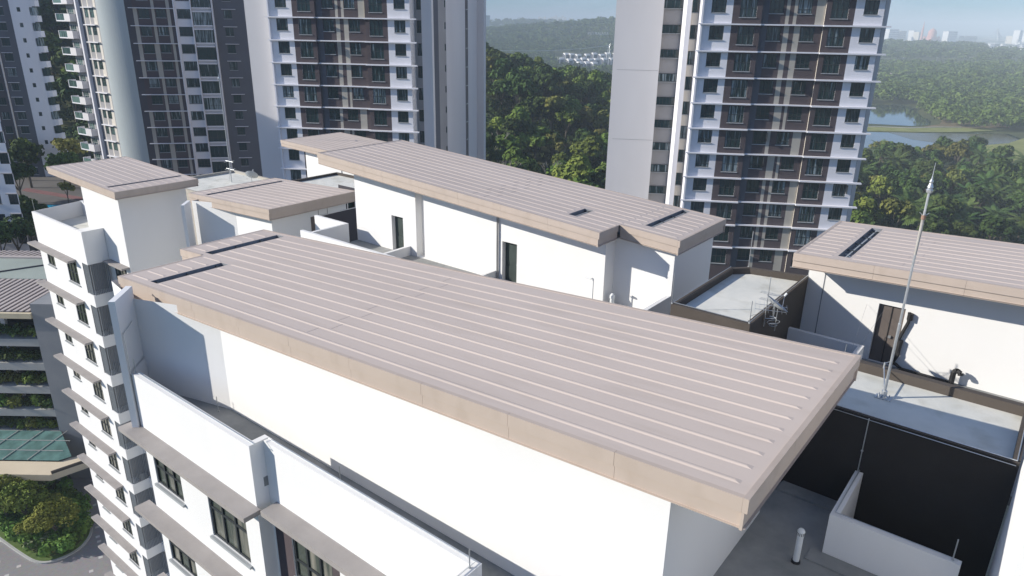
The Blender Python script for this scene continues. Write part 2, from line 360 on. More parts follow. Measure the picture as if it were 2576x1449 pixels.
mb.face([(-15.68, 8.65, -56), (-15.68, 9.08, -56), (-15.68, 9.08, -10.85), (-15.68, 8.65, -10.85)], white)
mb.box(-7.95, .07, 7.4, 8.9, -56, -12.06, white)
# parapet inside faces and tops
mb.box(-22.2, -15.69, 8.655, 8.87, -12.3, -10.848, white)
mb.box(-15.68, -7.95, 9.085, 9.27, -12.3, -10.848, white); mb.box(-15.88, -15.69, 8.872, 9.27, -12.3, -10.846, white)
mb.box(-8.14, -7.95, 7.4, 9.08, -12.3, -10.846, white); mb.box(-8.0, .07, 7.4, 7.58, -56, -10.848, white)
mb.build('facade_wall', near)
# parapet flashing strip
mb = MB(); mb.path([(-22.1, 8.76, -10.8), (-15.6, 8.76, -10.8), (-15.58, 9.18, -10.8), (-8.06, 9.18, -10.8), (-8.06, 7.5, -10.8)], .012, steel, 5)
mb.build('lightning_tape', near)
# fin wall
mb = MB(); fr_ = lambda x, y, z: (-22.3-x*.7071-y*.7071, 8.55+x*.7071-y*.7071, z)
mb.box(0, 1.42, -.0, .2, -13.2, -8.33, white, fr_); mb.build('fin_wall', near)
# ledges
def ledge(parent, x0, x1, yo, yw, zt, th=.15, m=ledgem):
    b = MB(); b.box(x0, x1, yo, yw-.002, zt-th, zt, m); return b.build('sunshade_ledge', parent)
for k in range(FLO-2):
    ledge(near, -22.85, -15.5, 8.12, 8.65, -12.8-3.2*k); ledge(near, -15.35, -7.95, 8.55, 9.08, -12.72-3.2*k, .17)
    if k < 10:
        window(near, (-21.88, 8.65, -14.85-3.2*k), 0, 1.76, 1.15, 3, 2, split=.6, gl=nglass, bar=.07)
        window(near, (-18.5, 8.65, -15.25-3.2*k), 0, 2.08, 1.8, 3, 2, split=.6, gl=nglass, bar=.08)
        window(near, (-14.83, 9.08, -15.05-3.2*k), 0, 1.79, 1.75, 3, 2, split=.35, gl=nglass, bar=.08)
# terrace floors
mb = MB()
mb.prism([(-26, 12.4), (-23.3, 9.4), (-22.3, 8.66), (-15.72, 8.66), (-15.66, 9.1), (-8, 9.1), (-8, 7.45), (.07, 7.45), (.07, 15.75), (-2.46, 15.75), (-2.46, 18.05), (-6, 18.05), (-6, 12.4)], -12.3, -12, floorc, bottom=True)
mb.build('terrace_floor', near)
mb = MB(); mb.box(-4.36, -2.66, 17.55, 18.02, -11.999, -11.93, floorc); mb.build('floor_kerb', near)
mb = MB(); mb.box(-2.9, -.0, 15.28, 15.74, -11.998, -11.955, floorc); mb.build('floor_kerb', near)
mb = MB(); mb.box(-2.64, .07, 15.75, 15.93, -30, -10.85, white); mb.box(-2.64, -2.45, 15.93, 18.04, -30, -10.85, white); mb.build('light_well_parapet', near)
mb = MB(); mb.path([(-.0, 15.84, -10.8), (-2.545, 15.84, -10.8), (-2.545, 18.03, -10.8)], .014, steel, 5)
mb.build('lightning_tape', near)
mb = MB(); mb.box(-6, -4.4, 16.4, 18.04, -56, -12.31, white); mb.box(-26, -4.4, 13, 16.3, -56, -12.31, white); mb.build('core_wall', near)
# vent pipe
t = thing('vent_pipe', 'short white vent pipe with slotted cap standing on the shaded terrace', 'vent pipe'); t.location = (-3.04, 15.04, -12)
b = MB(); b.lathe((0, 0, 0), [(.075, .05), (.075, .78)], pvc); b.build('pipe', t)
b = MB(); b.lathe((0, 0, 0), [(.082, .78), (.088, .8), (.088, .9), (.06, .95), (.0, .97)], pvc)
for i in range(14):
    a = i*2*math.pi/14; b.box(-.006, .006, -.0905, -.086, .8, .88, blackp, lambda x, y, z, a=a: (x*math.cos(a)-y*math.sin(a), x*math.sin(a)+y*math.cos(a), z))
b.build('cap', t); b = MB(); b.lathe((0, 0, 0), [(.0, .06), (.1, .06), (.11, 0), ], blackp); b.build('base_collar', t)
# lightning rods
def rod(x, y, z, h, label, r=.014, m=steel):
    b = MB(); b.tube((0, 0, 0), (0, 0, h), r, m, n=6); b.tube((0, 0, 0), (0, 0, .03), r*2.4, m, n=6)
    return tag(b.build('lightning_rod', None, (x, y, z)), label, 'lightning rod', 'lightning rods on the parapets')

# ---------------- dark lift box with the mast (right)
brown_shade = mat('box_brown_shaded', (.028, .026, .026), .9, .12, .7, bump=.2)  # the box brown again, darkened to put shade into the front face
t1 = thing('lift_core', 'dark brown rooftop box with concrete top carrying the tall mast, right of the near roof', 'rooftop box')
b = MB(); b.panel((0, 18.05, 0), X_, Z_, -Y_, -6.2, .6, -56, -9.25, brown_shade)
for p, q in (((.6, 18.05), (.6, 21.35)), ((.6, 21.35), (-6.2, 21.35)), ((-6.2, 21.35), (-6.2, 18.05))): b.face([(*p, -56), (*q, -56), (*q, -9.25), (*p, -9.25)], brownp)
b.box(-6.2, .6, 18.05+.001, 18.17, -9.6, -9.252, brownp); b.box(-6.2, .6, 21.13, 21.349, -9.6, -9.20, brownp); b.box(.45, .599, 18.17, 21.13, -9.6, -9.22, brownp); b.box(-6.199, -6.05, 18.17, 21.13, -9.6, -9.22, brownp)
b.build('wall', t1)
b = MB(); b.box(-6.1, .5, 18.1, 21.2, -9.7, -9.48, conc); b.build('roof_slab', t1)
b = MB(); b.path([(-4.4, 18.11, -9.22), (.54, 18.11, -9.22), (.54, 21.2, -9.18)], .014, steel, 5); b.path([(-4.4, 18.0, -9.3), (.54, 18.0, -9.3)], .01, steel, 5); b.build('lightning_tape', t1)
b = MB(); b.tube((-2.58, 18.0, -9.26), (-2.58, 18.0, -10.9), .014, steel, n=6); b.tube((-2.58, 18.0, -10.2), (-2.58, 17.97, -10.2), .03, steel, n=6); b.build('down_conductor', t1)
# mast
ms = thing('lightning_mast', 'tall slender grey lightning mast with bulbous silver tip on the concrete deck', 'mast'); ms.location = (-2.62, 19.85, -9.48)
b = MB(); b.lathe((0, 0, 0), [(.037, 0), (.037, 2.2), (.03, 2.22), (.03, 4.1)], steel, 10); b.lathe((0, 0, 0), [(.031, 4.1), (.038, 4.55), (.04, 5.0), (.04, 5.02)], mat('mast_paint', (.38, .36, .33), .5, .15, 5), 10); b.build('pole', ms)
b = MB(); b.lathe((0, 0, 0), [(.05, 5.02), (.054, 5.03), (.054, 5.12), (0, 5.13)], rust, 10); b.build('collar', ms)
b = MB(); b.tube((0, 0, 5.1), (0, 0, 5.72), .028, steel); b.lathe((0, 0, 0), [(.0, 5.66), (.065, 5.70), (.08, 5.76), (.05, 5.8), (.07, 5.83), (.045, 5.9), (.035, 5.93), (.05, 5.97), (.02, 6.03), (.012, 6.1), (.006, 6.42), (0, 6.43)], steel); b.build('finial', ms)
b = MB()
for i in range(4):
    a = i*math.pi/2+.4; b.tube((0, 0, 5.1), (.11*math.cos(a), .11*math.sin(a), 5.19), .008, steel, n=5)
b.build('bracket', ms)
b = MB(); b.box(-.2, .2, -.13, .13, .0, .03, steel); b.tube((0, 0, .03), (0, 0, .22), .075, steel)
for a, c in ((-.13, -.08), (.13, -.08), (.13, .08), (-.13, .08)): b.tube((a, c, .03), (a, c, .09), .016, steel, n=6); b.tube((a*.6, c*.6, .02), (0, 0, .2), .012, steel, n=5)
b.build('base_plate', ms)
b = MB(); b.tube((0, 0, .15), (-.32, 1.28, .36), .017, steel); b.tube((-.32, 1.28, .3), (-.32, 1.28, .48), .025, steel); b.tube((-.32, 1.28, .46), (-.2, 1.42, .5), .012, steel); b.build('stay', ms)

# white wall at far right edge
b = MB(); b.prism([(.64, 10.5), (6, 10.5), (6, 18.0), (.64, 18.0)], -56, -5.5, white)
t = thing('side_block', 'white windowless wall of the block cut by the right edge, beside the black light well', 'building'); b.build('wall', t)
b = MB(); b.tube((.58, 16.9, -12.4), (.58, 16.9, -13.4), .05, blackp); b.tube((.58, 16.9, -13.1), (.58, 16.9, -13.15), .065, blackp); b.build('downpipe', t)

# ---------------- brown box between the middle and right roofs
t = thing('stair_core', 'brown rooftop box with pale concrete top and chamfered far corner between the two roofs', 'rooftop box')
oc = [(-10, 21.88), (-7.15, 21.88), (-7.15, 28.22), (-9.42, 27.72), (-10, 27.12)]; ic = [(-9.83, 22.05), (-7.32, 22.05), (-7.32, 28.02), (-9.35, 27.56), (-9.83, 27.05)]
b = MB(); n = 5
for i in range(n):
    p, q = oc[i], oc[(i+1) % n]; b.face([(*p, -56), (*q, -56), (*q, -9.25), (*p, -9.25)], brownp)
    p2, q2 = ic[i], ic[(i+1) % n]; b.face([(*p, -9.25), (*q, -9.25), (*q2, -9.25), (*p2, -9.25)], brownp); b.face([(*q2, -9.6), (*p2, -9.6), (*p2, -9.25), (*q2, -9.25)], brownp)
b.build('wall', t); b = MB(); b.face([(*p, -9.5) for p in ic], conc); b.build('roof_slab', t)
b = MB(); b.path([(-7.2, 28.1, -9.2), (-7.2, 21.95, -9.2), (-9.95, 21.95, -9.2), (-9.95, 27.1, -9.2)], .014, steel, 5); b.build('lightning_tape', t)
b = MB(); b.path([(-9.6, 22.2, -9.47), (-8.6, 22.28, -9.47), (-7.6, 22.1, -9.47)], .02, blackp, 5); b.box(-9.7, -9.45, 22.15, 22.35, -9.49, -9.4, blackp); b.build('cable', t)
b = MB()
for i in range(3): b.path([(-7.1, 22.55, -10.0-.22*i), (-6.9, 22.55, -10.0-.22*i), (-6.9, 22.95, -10.0-.22*i), (-7.1, 22.95, -10.0-.22*i)], .012, blackp, 5)
b.build('rungs', t)
# TV antenna
an = thing('tv_antenna', 'cluster of silver television antennas on a pole fixed to the brown box corner', 'antenna'); an.location = (-7.08, 23.1, -9.7)
b = MB(); b.tube((0, 0, 0), (0, 0, 1.8), .016, steel); b.tube((.35, .1, -.1), (.35, .1, .7), .014, steel); b.tube((0, 0, .3), (.35, .1, .35), .012, steel); b.build('pole', an)
b = MB()
for z, ln in ((1.22, .55), (.98, .6)):
    for o in (-.09, 0, .09): b.tube((-.25, o, z), (.35, o, z), .006, steel, n=4)
    for q in range(6): b.tube((-.25+.12*q, -.09, z), (-.25+.12*q, .09, z), .005, steel, n=4)
b.build('grid_antenna', an)
b = MB()
for z in (.78, .6):
    b.tube((-.35, -.1, z), (.6, .25, z), .01, steel, n=5)
    for q in range(8):
        f = q/7; c = Vector((-.35+.95*f, -.1+.35*f, z)); d = Vector((-.35, .95, 0))*(.32-.13*f); b.tube(c-d, c+d, .005, steel, n=4)
b.build('yagi_antenna', an)
b = MB()
for cx_, cz in ((-.28, .3), (.3, .25)):
    pts = [(cx_+.2*math.cos(a), .22*math.sin(a), cz+.04*math.cos(a)) for a in np.linspace(0, 2*math.pi, 13)]; b.path(pts, .01, steel, 5)
    pts = [(cx_+.13*math.cos(a), .15*math.sin(a), cz-.1) for a in np.linspace(0, 2*math.pi, 13)]; b.path(pts, .008, steel, 5)
b.build('loop_antenna', an)
def dish(label, loc, R, tilt, az, feed=.7, post=.5):
    d = thing('satellite_dish', label, 'satellite dish'); d.location = loc
    M = Matrix.Rotation(az, 3, 'Z') @ Matrix.Rotation(tilt, 3, 'X'); b = MB(); n = 20
    rings = [[M @ Vector((R*s*math.cos(2*math.pi*i/n), R*s*math.sin(2*math.pi*i/n), .3*R*s*s)) for i in range(n)] for s in (.01, .35, .7, 1)]
    dm = mat('dish_grey', (.42, .44, .45), .5, .05, 3)
    for p, q in zip(rings, rings[1:]):
        for i in range(n): b.face([p[i], p[(i+1) % n], q[(i+1) % n], q[i]], dm)
    b.build('reflector', d)
    e = M @ Vector((0, 0, R*1.05)); b = MB()
    for i in (3, 10, 17): b.tube(M @ Vector((R*math.cos(2*math.pi*i/n), R*math.sin(2*math.pi*i/n), .3*R)), e, .009, steel, n=4)
    b.tube(e, e+M @ Vector((0, 0, .12)), .035, pvc); b.build('feed_arm', d)
    b = MB(); b.tube((0, 0, 0), (0, 0, -post), .025, steel); b.tube((-.12, 0, -post), (.12, 0, -post), .02, steel); b.build('post', d)
    return d
dish('grey satellite dish seen edge on beside the television antennas', (-6.9, 23.4, -9.0), .45, rad(36), rad(128), post=.4)

# ---------------- right building
rb = thing('apartment_block', 'white building at right under a taupe roof with a bronze door and wide eave shadow', 'building')
kB = .04; 
ZB = slope_roof(rb, [(-7.4, 12, 26.4, 32.5)], -7.4, -7.93, kB, slots=[(-6.0, -5.58, 26.98, 32.0)], rib0=26.9, ribpitch=.53, fh=.55, seams=(-3.9, 2.5), marg=.12,
                edges=[(-7.4, 26.4, 12, 26.4), (12, 26.4, 12, 32.5), (12, 32.5, -7.4, 32.5), (-7.4, 32.5, -7.4, 26.4)])
b = MB(); b.panel((0, 28, 0), X_, Z_, -Y_, -7.15, 12, -56, -8.02, white, [(-4.5, -3.6, -12, -9.66)], depth=.22, mback=doorbr)
b.face([(-7.15, 28, -56), (-7.15, 32, -56), (-7.15, 32, -8), (-7.15, 28, -8)], white); b.face([(-7.15, 32, -56), (12, 32, -56), (12, 32, -8), (-7.15, 32, -8)], white)
b.face([(-7.15, 28, -8.4), (12, 28, -8.0), (12, 32, -8.0), (-7.15, 32, -8.4)], white)
b.box(-6.56, -6.53, 27.985, 28, -12, -8.4, trench); b.build('wall', rb)
b = MB(); b.box(-4.48, -3.62, 28.14, 28.2, -12, -9.7, doorbr); b.box(-4.06, -4.03, 28.12, 28.14, -12, -9.7, blackp); b.box(-4.0, -3.9, 28.06, 28.12, -10.95, -10.85, steel)
b.box(-4.4, -4.1, 28.125, 28.142, -11.9, -10.95, doorbr); b.box(-3.98, -3.68, 28.125, 28.142, -11.9, -10.95, doorbr); b.build('door', rb)
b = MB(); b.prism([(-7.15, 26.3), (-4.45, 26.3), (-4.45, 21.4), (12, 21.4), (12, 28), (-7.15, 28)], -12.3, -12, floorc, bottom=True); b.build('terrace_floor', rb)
b = MB(); b.box(-7.13, -4.45, 26.3, 26.48, -30, -10.85, white); b.box(-4.63, -4.45, 21.4, 26.3, -30, -10.851, white); b.build('light_well_parapet', rb)
b = MB(); b.path([(-3.45, 27.9, -9.72), (-3.42, 27.9, -10.1), (-3.6, 27.9, -10.8), (-3.5, 27.85, -11.4), (-3.62, 27.85, -11.75), (-3.3, 27.8, -11.92), (-1.66, 27.8, -11.94)], .06, blackp); b.tube((-3.4, 27.9, -9.75), (-3.4, 27.9, -10.0), .1, blackp); b.tube((-3.52, 27.88, -10.85), (-3.55, 27.88, -11.4), .085, blackp); b.build('drain_pipe', rb)
b = MB(); b.path([(-1.66, 27.7, -12), (-1.66, 27.7, -11.5), (-1.66+.05, 27.7, -11.4), (-1.55, 27.66, -11.37), (-1.45, 27.62, -11.42), (-1.43, 27.6, -11.5)], .09, blackp, 8)
tag(b.build('gooseneck_vent'), 'black gooseneck vent pipe at the foot of the right white wall', 'vent pipe')
b = MB()
for (xa, xb) in ((-4.3, -6.3), (-4.6, -6.8)): pass
wire = MB(); wire.tube((-4.5, 24.3, -10.8), (-4.3, 27.95, -9.9), .004, trench, n=4); wire.tube((-4.5, 24.3, -10.8), (-4.9, 27.95, -9.8), .004, trench, n=4)
tag(wire.build('guy_wire'), 'pair of thin guy wires rising to the shaded right wall', 'wire')
b = MB()
for i, (px, py) in enumerate(((-5.78, 27.7), (-5.78, 30.9))):
    lampm = mat('dome_fitting', (.75, .77, .78), .3, .03, 3)
    q = MB(); q.lathe((0, 0, 0), [(.09, 0), (.09, .05), (.06, .11), (.0, .14)], lampm); q.build('roof_fitting', rb, (px, py, ZB(px)-.27))

# ---------------- middle building
md = thing('apartment_block', 'middle white building with two dark door openings under the long stepped taupe roof', 'building')
kM = -.0598
ZM = slope_roof(md, [(-33.0, -14.62, 24.45, 30.8), (-14.62, -11.8, 26.1, 30.8)], -14.62, -8.11, kM, joins=(-14.62,), slots=[(-17.02, -16.55, 25.7, 27.05), (-13.86, -13.48, 26.95, 30.8-.2)], rib0=24.85, ribpitch=.53, fh=.62, seams=(-22.0, -21.3), marg=.25,
                edges=[(-33, 24.45, -14.62, 24.45), (-14.62, 24.45, -14.62, 26.1), (-14.62, 26.1, -11.8, 26.1), (-11.8, 26.1, -11.8, 30.8), (-11.8, 30.8, -33, 30.8), (-33, 30.8, -33, 24.45)])
b = MB()
ops = [(-28.55, -27.65, -12, -10.02), (-20.75, -19.85, -12, -9.95), (-26.65, -26.05, -12.0, -8.2)]
topm = lambda x: ZM(x)-.25
# wall below the roof line (opening 3 is a recessed vertical groove)
b.panel((0, 25.7, 0), X_, Z_, -Y_, -31.5, -15.0, -56, -8.35, white, ops, depth=.45, mback=None)
for a0, a1 in ((-31.5, -23), (-23, -15.0)): b.face([(a0, 25.7, -8.35), (a1, 25.7, -8.35), (a1, 25.7, topm(a1)), (a0, 25.7, topm(a0))], white)
b.face([(-26.65, 26.15, -12), (-26.05, 26.15, -12), (-26.05, 26.15, -7.6), (-26.65, 26.15, -7.6)], white)
for p, q in (((-15.0, 25.7), (-15.0, 26.5)), ((-15, 26.5), (-12.15, 26.5)), ((-12.15, 26.5), (-12.15, 30.4)), ((-12.15, 30.4), (-31.5, 30.4)), ((-31.5, 30.4), (-31.5, 25.7))):
    b.face([(*p, -56), (*q, -56), (*q, topm(q[0])), (*p, topm(p[0]))], white)
b.build('wall', md)
for dx, zt in ((-28.55, -10.02), (-20.75, -9.95)):
    q = MB(); q.box(dx+.02, dx+.88, 25.95, 26.0, -12, zt, doorm); q.box(dx+.1, dx+.8, 25.93, 25.95, -11.8, -11.2, doorm); q.box(dx+.1, dx+.8, 25.93, 25.95, -11.0, zt-.15, doorm); q.box(dx+.72, dx+.8, 25.9, 25.93, -11.1, -11.05, steel); q.build('door', md)
b = MB(); b.tube((-21.0, 25.62, -12), (-21.0, 25.62, ZM(-21)-.6), .05, mat('pipe_grey', (.3, .3, .3), .6, .1, 2)); b.build('downpipe', md)
b = MB(); b.prism([(-32.2, 22.35), (-12.15, 22.35), (-12.15, 26.5), (-15, 26.5), (-15, 25.7), (-31.5, 25.7), (-31.5, 24.8), (-32.2, 24.8)], -12.3, -12, floorc, bottom=True); b.build('terrace_floor', md)
b = MB()
b.box(-32.2, -12.15, 22.35, 22.53, -56, -10.85, white); b.box(-34.2, -31.35, 24.8, 24.98, -30, -10.85, white); b.box(-31.53, -31.35, 22.53, 24.8, -13, -10.852, white);
b.box(-26.95, -26.75, 22.53, 25.69, -12, -10.853, white) if 0 else None
b.box(-27.3, -27.12, 22.53, 25.69, -12, -11.5, white); b.box(-21.2, -21.05, 22.53, 25.69, -12, -11.5, white); b.box(-12.33, -12.15, 22.53, 26.49, -12, -10.853, white)
b.build('parapet', md)
b = MB(); b.lathe((-14.7, 26.0, -12), [(.1, 0), (.1, .55), (.12, .56), (.12, .68), (.05, .78), (0, .79)], pvc)
tag(b.build('vent_pipe'), 'small white vent pipe in the shaded inner corner of the middle building', 'vent pipe')
b = MB(); b.path([(-15.3, 25.3, -12), (-15.3, 25.3, -10.5), (-15.3, 25.1, -10.42)], .03, pvc); b.tube((-15.3, 25.1, -10.45), (-15.6, 25.1, -10.42), .03, pvc)
tag(b.build('standpipe'), 'thin white standpipe against the lit corner of the middle building', 'pipe')

# ---------------- small middle-left roof (F)
fbld = thing('apartment_block', 'small white penthouse with square taupe roof left of the middle building', 'building')
kF = .045
ZFf = slope_roof(fbld, [(-44.7, -35.7, 22.8, 29.3)], -35.7, -10.4, kF, slots=[(-43.3, -42.9, 23.2, 28.9)], rib0=23.2, ribpitch=.55, fh=.66, marg=.15,
                 edges=[(-44.7, 22.8, -35.7, 22.8), (-35.7, 22.8, -35.7, 29.3), (-35.7, 29.3, -44.7, 29.3), (-44.7, 29.3, -44.7, 22.8)])
b = MB(); fp = [(-43.6, 22.4), (-40.2, 23.35), (-36.4, 23.35), (-36.4, 28.9), (-44, 28.9)]
for i in range(5):
    p, q = fp[i], fp[(i+1) % 5]; b.face([(*p, -56), (*q, -56), (*q, ZFf(q[0])-.3), (*p, ZFf(p[0])-.3)], white)
b.build('wall', fbld)
b = MB(); b.box(0, 1.3, 0, .2, -56, -11.0, white, lambda x, y, z: (-42.6-x*.7071-y*.7071, 21.35+x*.7071-y*.7071, z)); b.build('fin_wall', fbld)
b = MB(); b.box(-42.6, -35.9, 21.3, 21.5, -56, -13.9, white); b.build('parapet', fbld)
b = MB(); b.box(-42.6, -35.9, 21.5, 23.4, -15.3, -15.0, floorc); b.box(-36.4, -32.2, 21.5, 28.5, -15.3, -15.02, floorc); b.build('terrace_floor', fbld)
b = MB(); b.box(-36.395, -36.37, 26.1, 26.68, -14.9, -11.6, doorbr); b.build('door', fbld)
b = MB(); b.panel((-36.36, 0, 0), Y_, Z_, X_, 26.7, 31.2, -20, -10.9, tdark, [(26.78, 27.4, -11.62, -11.2), (28.38, 28.96, -11.62, -11.2), (29.04, 29.6, -11.62, -11.2)], [(26.7, 31.2, -11.67, -10.9, white)], depth=.2, mback=tglass); b.face([(-36.36, 31.2, -20), (-40, 31.2, -20), (-40, 31.2, -10.9), (-36.36, 31.2, -10.9)], tdark); b.face([(-36.36, 26.7, -20), (-36.36, 26.7, -10.9), (-36.42, 26.7, -10.9), (-36.42, 26.7, -20)], tdark); b.build('side_wall', fbld)

# ---------------- leftmost small roof (E)
eb = thing('apartment_block', 'slim white apartment block at left stepping down with grey ledges and slatted recesses', 'building')
kE = -.027
ZE = slope_roof(eb, [(-58.5, -47.9, 19.6, 25.3)], -47.9, -10.72, kE, slots=[(-49.75, -49.45, 19.95, 25.0)], rib0=20.0, ribpitch=.55, fh=.5, marg=.15,
                edges=[(-58.5, 19.6, -47.9, 19.6), (-47.9, 19.6, -47.9, 25.3), (-47.9, 25.3, -58.5, 25.3), (-58.5, 25.3, -58.5, 19.6)])
b = MB()
for p, q in (((-54.9, 20.3), (-49.3, 20.3)), ((-49.3, 20.3), (-49.3, 25.0)), ((-49.3, 25.0), (-54.9, 25.0)), ((-54.9, 25.0), (-54.9, 20.3))):
    b.face([(*p, -56), (*q, -56), (*q, ZE(q[0])-.25), (*p, ZE(p[0])-.25)], white)
b.build('penthouse_wall', eb)
ops = []
for k in range(12):
    z = -3.2*k; ops += [(-59.75, -58.45, -17.95+z, -16.68+z), (-56.2, -54.45, -18.45+z, -16.6+z)]
b = MB(); b.panel((0, 18.82, 0), X_, Z_, -Y_, -61.0, -53.35, -56, -14.05, white, ops, depth=.2)
b.face([(-61, 18.82, -14.05), (-61, 18.82, -56), (-61.9, 22.9, -56), (-61.9, 22.9, -14.05)], white)
b.box(-53.35, -52.4, 18.82, 20.28, -16.45, -14.05, white)        # top parapet corner
for k in range(12):
    z = -3.2*k; b.box(-53.35, -52.4, 18.82, 20.28, -19.65+z, -18.75+z, white)
    b.box(-52.4, -52.2, 20.1, 20.28, -19.6+z, -18.8+z, white)
b.face([(-53.35, 18.82, -16.4), (-53.35, 18.82, -56), (-53.35, 20.28, -56), (-53.35, 20.28, -16.4)], tgrey)
b.box(-60.95, -53.4, 18.825, 19.0, -15.4, -14.048, white); b.box(-53.5, -52.4, 19.0, 19.01, -15.4, -14.05, white)
b.face([(-61.7, 22.75, -15.4), (-60.8, 18.9, -15.4), (-60.8, 18.9, -14.05), (-61.7, 22.75, -14.05)], white); b.box(-61.9, -54.9, 22.6, 22.8, -56, -14.05, white)
b.box(-57.5, -56.6, 22.0, 22.9, -14.04, -13.7, white)
b.build('facade_wall', eb)
b = MB(); b.prism([(-61.7, 22.7), (-60.9, 18.85), (-52.42, 18.85), (-52.42, 20.3), (-54.9, 20.3), (-54.9, 22.7)], -15.5, -15.2, conc, bottom=True); b.build('terrace_floor', eb)
sl = MB()
for i in range(11): sl.box(-52.44, -52.38, 18.95+.115*i, 19.0+.115*i, -2.28, 0, slatm)
for i in range(7): sl.box(-53.3+.12*i, -53.25+.12*i, 18.86, 18.92, -2.28, 0, slatm)
sl = sl.mesh('slat_screen')
ac = MB(); ac.box(0, .8, 0, .3, 0, .6, acm); ac.lathe((.3, -.01, .3), [(.22, 0), (.2, .01)], blackp); ac = ac.mesh('condenser')
for k in range(11):
    instance('slat_screen', sl, eb, (0, 0, -16.46-3.2*k))
    if k in (1, 2, 5): instance('condenser', ac, eb, (-53.2, 19.5, -18.74-3.2*k))
    ledge(eb, -61.6, -54.3, 18.25, 18.82, -16.45-3.2*k, .16)
    window(eb, (-59.75, 18.82, -17.95-3.2*k), 0, 1.3, 1.27, 2, 2, split=.6, gl=nglass, bar=.08)
    window(eb, (-56.2, 18.82, -18.45-3.2*k), 0, 1.75, 1.85, 3, 2, split=.45, gl=nglass, bar=.08)
    if k < 2:
        q = MB(); q.box(-52.2, -49.35, 19.75, 20.29, -16.42-3.2*k, -16.3-3.2*k, ledgem); q.build('sunshade_ledge', eb)
        window(eb, (-51.6, 20.2, -18.9-3.2*k), 0, 1.6, 2.3, 3, 2, split=.7, gl=nglass, bar=.07, sill=False, name='side_window')
# infill wall between E penthouse and near block is the E side wall itself

# ---------------- roof G (far behind the middle roof)
gb = thing('apartment_block', 'far small roofed penthouse showing behind the left end of the long middle roof', 'building')
ZG = slope_roof(gb, [(-55.6, -44, 37.4, 44)], -55.6, -10.2, -.03, rib0=37.9, ribpitch=.55, fh=.55, marg=.15, edges=[(-55.6, 37.4, -44, 37.4), (-44, 37.4, -44, 44), (-44, 44, -55.6, 44), (-55.6, 44, -55.6, 37.4)])
b = MB(); b.prism([(-53.2, 38.2), (-45, 38.2), (-45, 43.5), (-53.2, 43.5)], -56, -10.9, white); b.box(-48.4, -48.3, 38.17, 38.2, -56, -11, trench); b.box(-46.2, -45.4, 38.17, 38.195, -13.6, -11.4, doorbr); b.build('wall', gb)
t = thing('lift_core', 'low brown rooftop box with pale deck in front of the far small penthouse', 'rooftop box')
b = MB(); b.panel((0, 32.2, 0), X_, Z_, -Y_, -47.5, -36.5, -56, -11.9, brownp)
for p, q in (((-36.5, 32.2), (-36.5, 37)), ((-36.5, 37), (-47.5, 37)), ((-47.5, 37), (-47.5, 32.2))): b.face([(*p, -56), (*q, -56), (*q, -11.9), (*p, -11.9)], brownp)
b.box(-47.5, -36.5, 32.201, 32.4, -12.2, -11.9, brownp); b.box(-47.499, -47.3, 32.4, 36.8, -12.2, -11.902, brownp); b.box(-47.5, -36.5, 36.8, 36.999, -12.2, -11.9, brownp); b.box(-36.7, -36.501, 32.4, 36.8, -12.2, -11.902, brownp); b.build('wall', t)
b = MB(); b.box(-47.3, -36.7, 32.4, 36.8, -12.3, -12.08, conc); b.build('roof_slab', t)
# E-back box with mast and dish
t = thing('stair_core', 'beige rooftop box with concrete deck carrying a thin mast, behind the leftmost small roof', 'rooftop box')
b = MB(); b.prism([(-63.6, 30), (-51.5, 30), (-51.5, 37.3), (-63.6, 37.3)], -56, -14.2, tbeige)
b.box(-63.6, -51.5, 30, 30.2, -14.2, -13.9, tbeige); b.box(-63.6, -63.4, 30.2, 37.1, -14.2, -13.9, tbeige); b.box(-63.6, -51.5, 37.1, 37.3, -14.2, -13.9, tbeige); b.box(-51.7, -51.5, 30.2, 37.1, -14.2, -13.9, tbeige)
for i in range(3): b.box(-55.5+1.3*i, -54.6+1.3*i, 29.97, 30.0, -16.3, -15.1, tdark)
b.build('wall', t); b = MB(); b.box(-63.4, -51.7, 30.2, 37.1, -14.19, -14.12, conc); b.build('roof_slab', t)
m2 = thing('lightning_mast', 'thin pale mast with cross aerials standing on the deck at left', 'mast'); m2.location = (-59.6, 34.6, -14.12)
b = MB(); b.tube((0, 0, 0), (0, 0, 9.0), .05, steel, .03); b.build('pole', m2); b = MB(); b.lathe((0, 0, 9), [(.0, -.05), (.11, 0), (.11, .1), (.03, .2), (0, .6)], steel); b.build('finial', m2)
b = MB()
for z in (1.2, 1.9): b.tube((-.6, 0, z), (.6, 0, z), .02, steel, n=5); b.tube((0, -.5, z), (0, .5, z), .02, steel, n=5)
for o in (-.4, 0, .4): b.tube((o, -.25, 1.2), (o, .25, 1.2), .015, steel, n=4)
b.tube((0, 0, 1.5), (-.9, .3, 0), .02, steel, n=5); b.build('aerial', m2)
dish('dark satellite dish tilted on the left concrete deck', (-56.3, 34.6, -13.1), .55, rad(48), rad(215), post=.8)
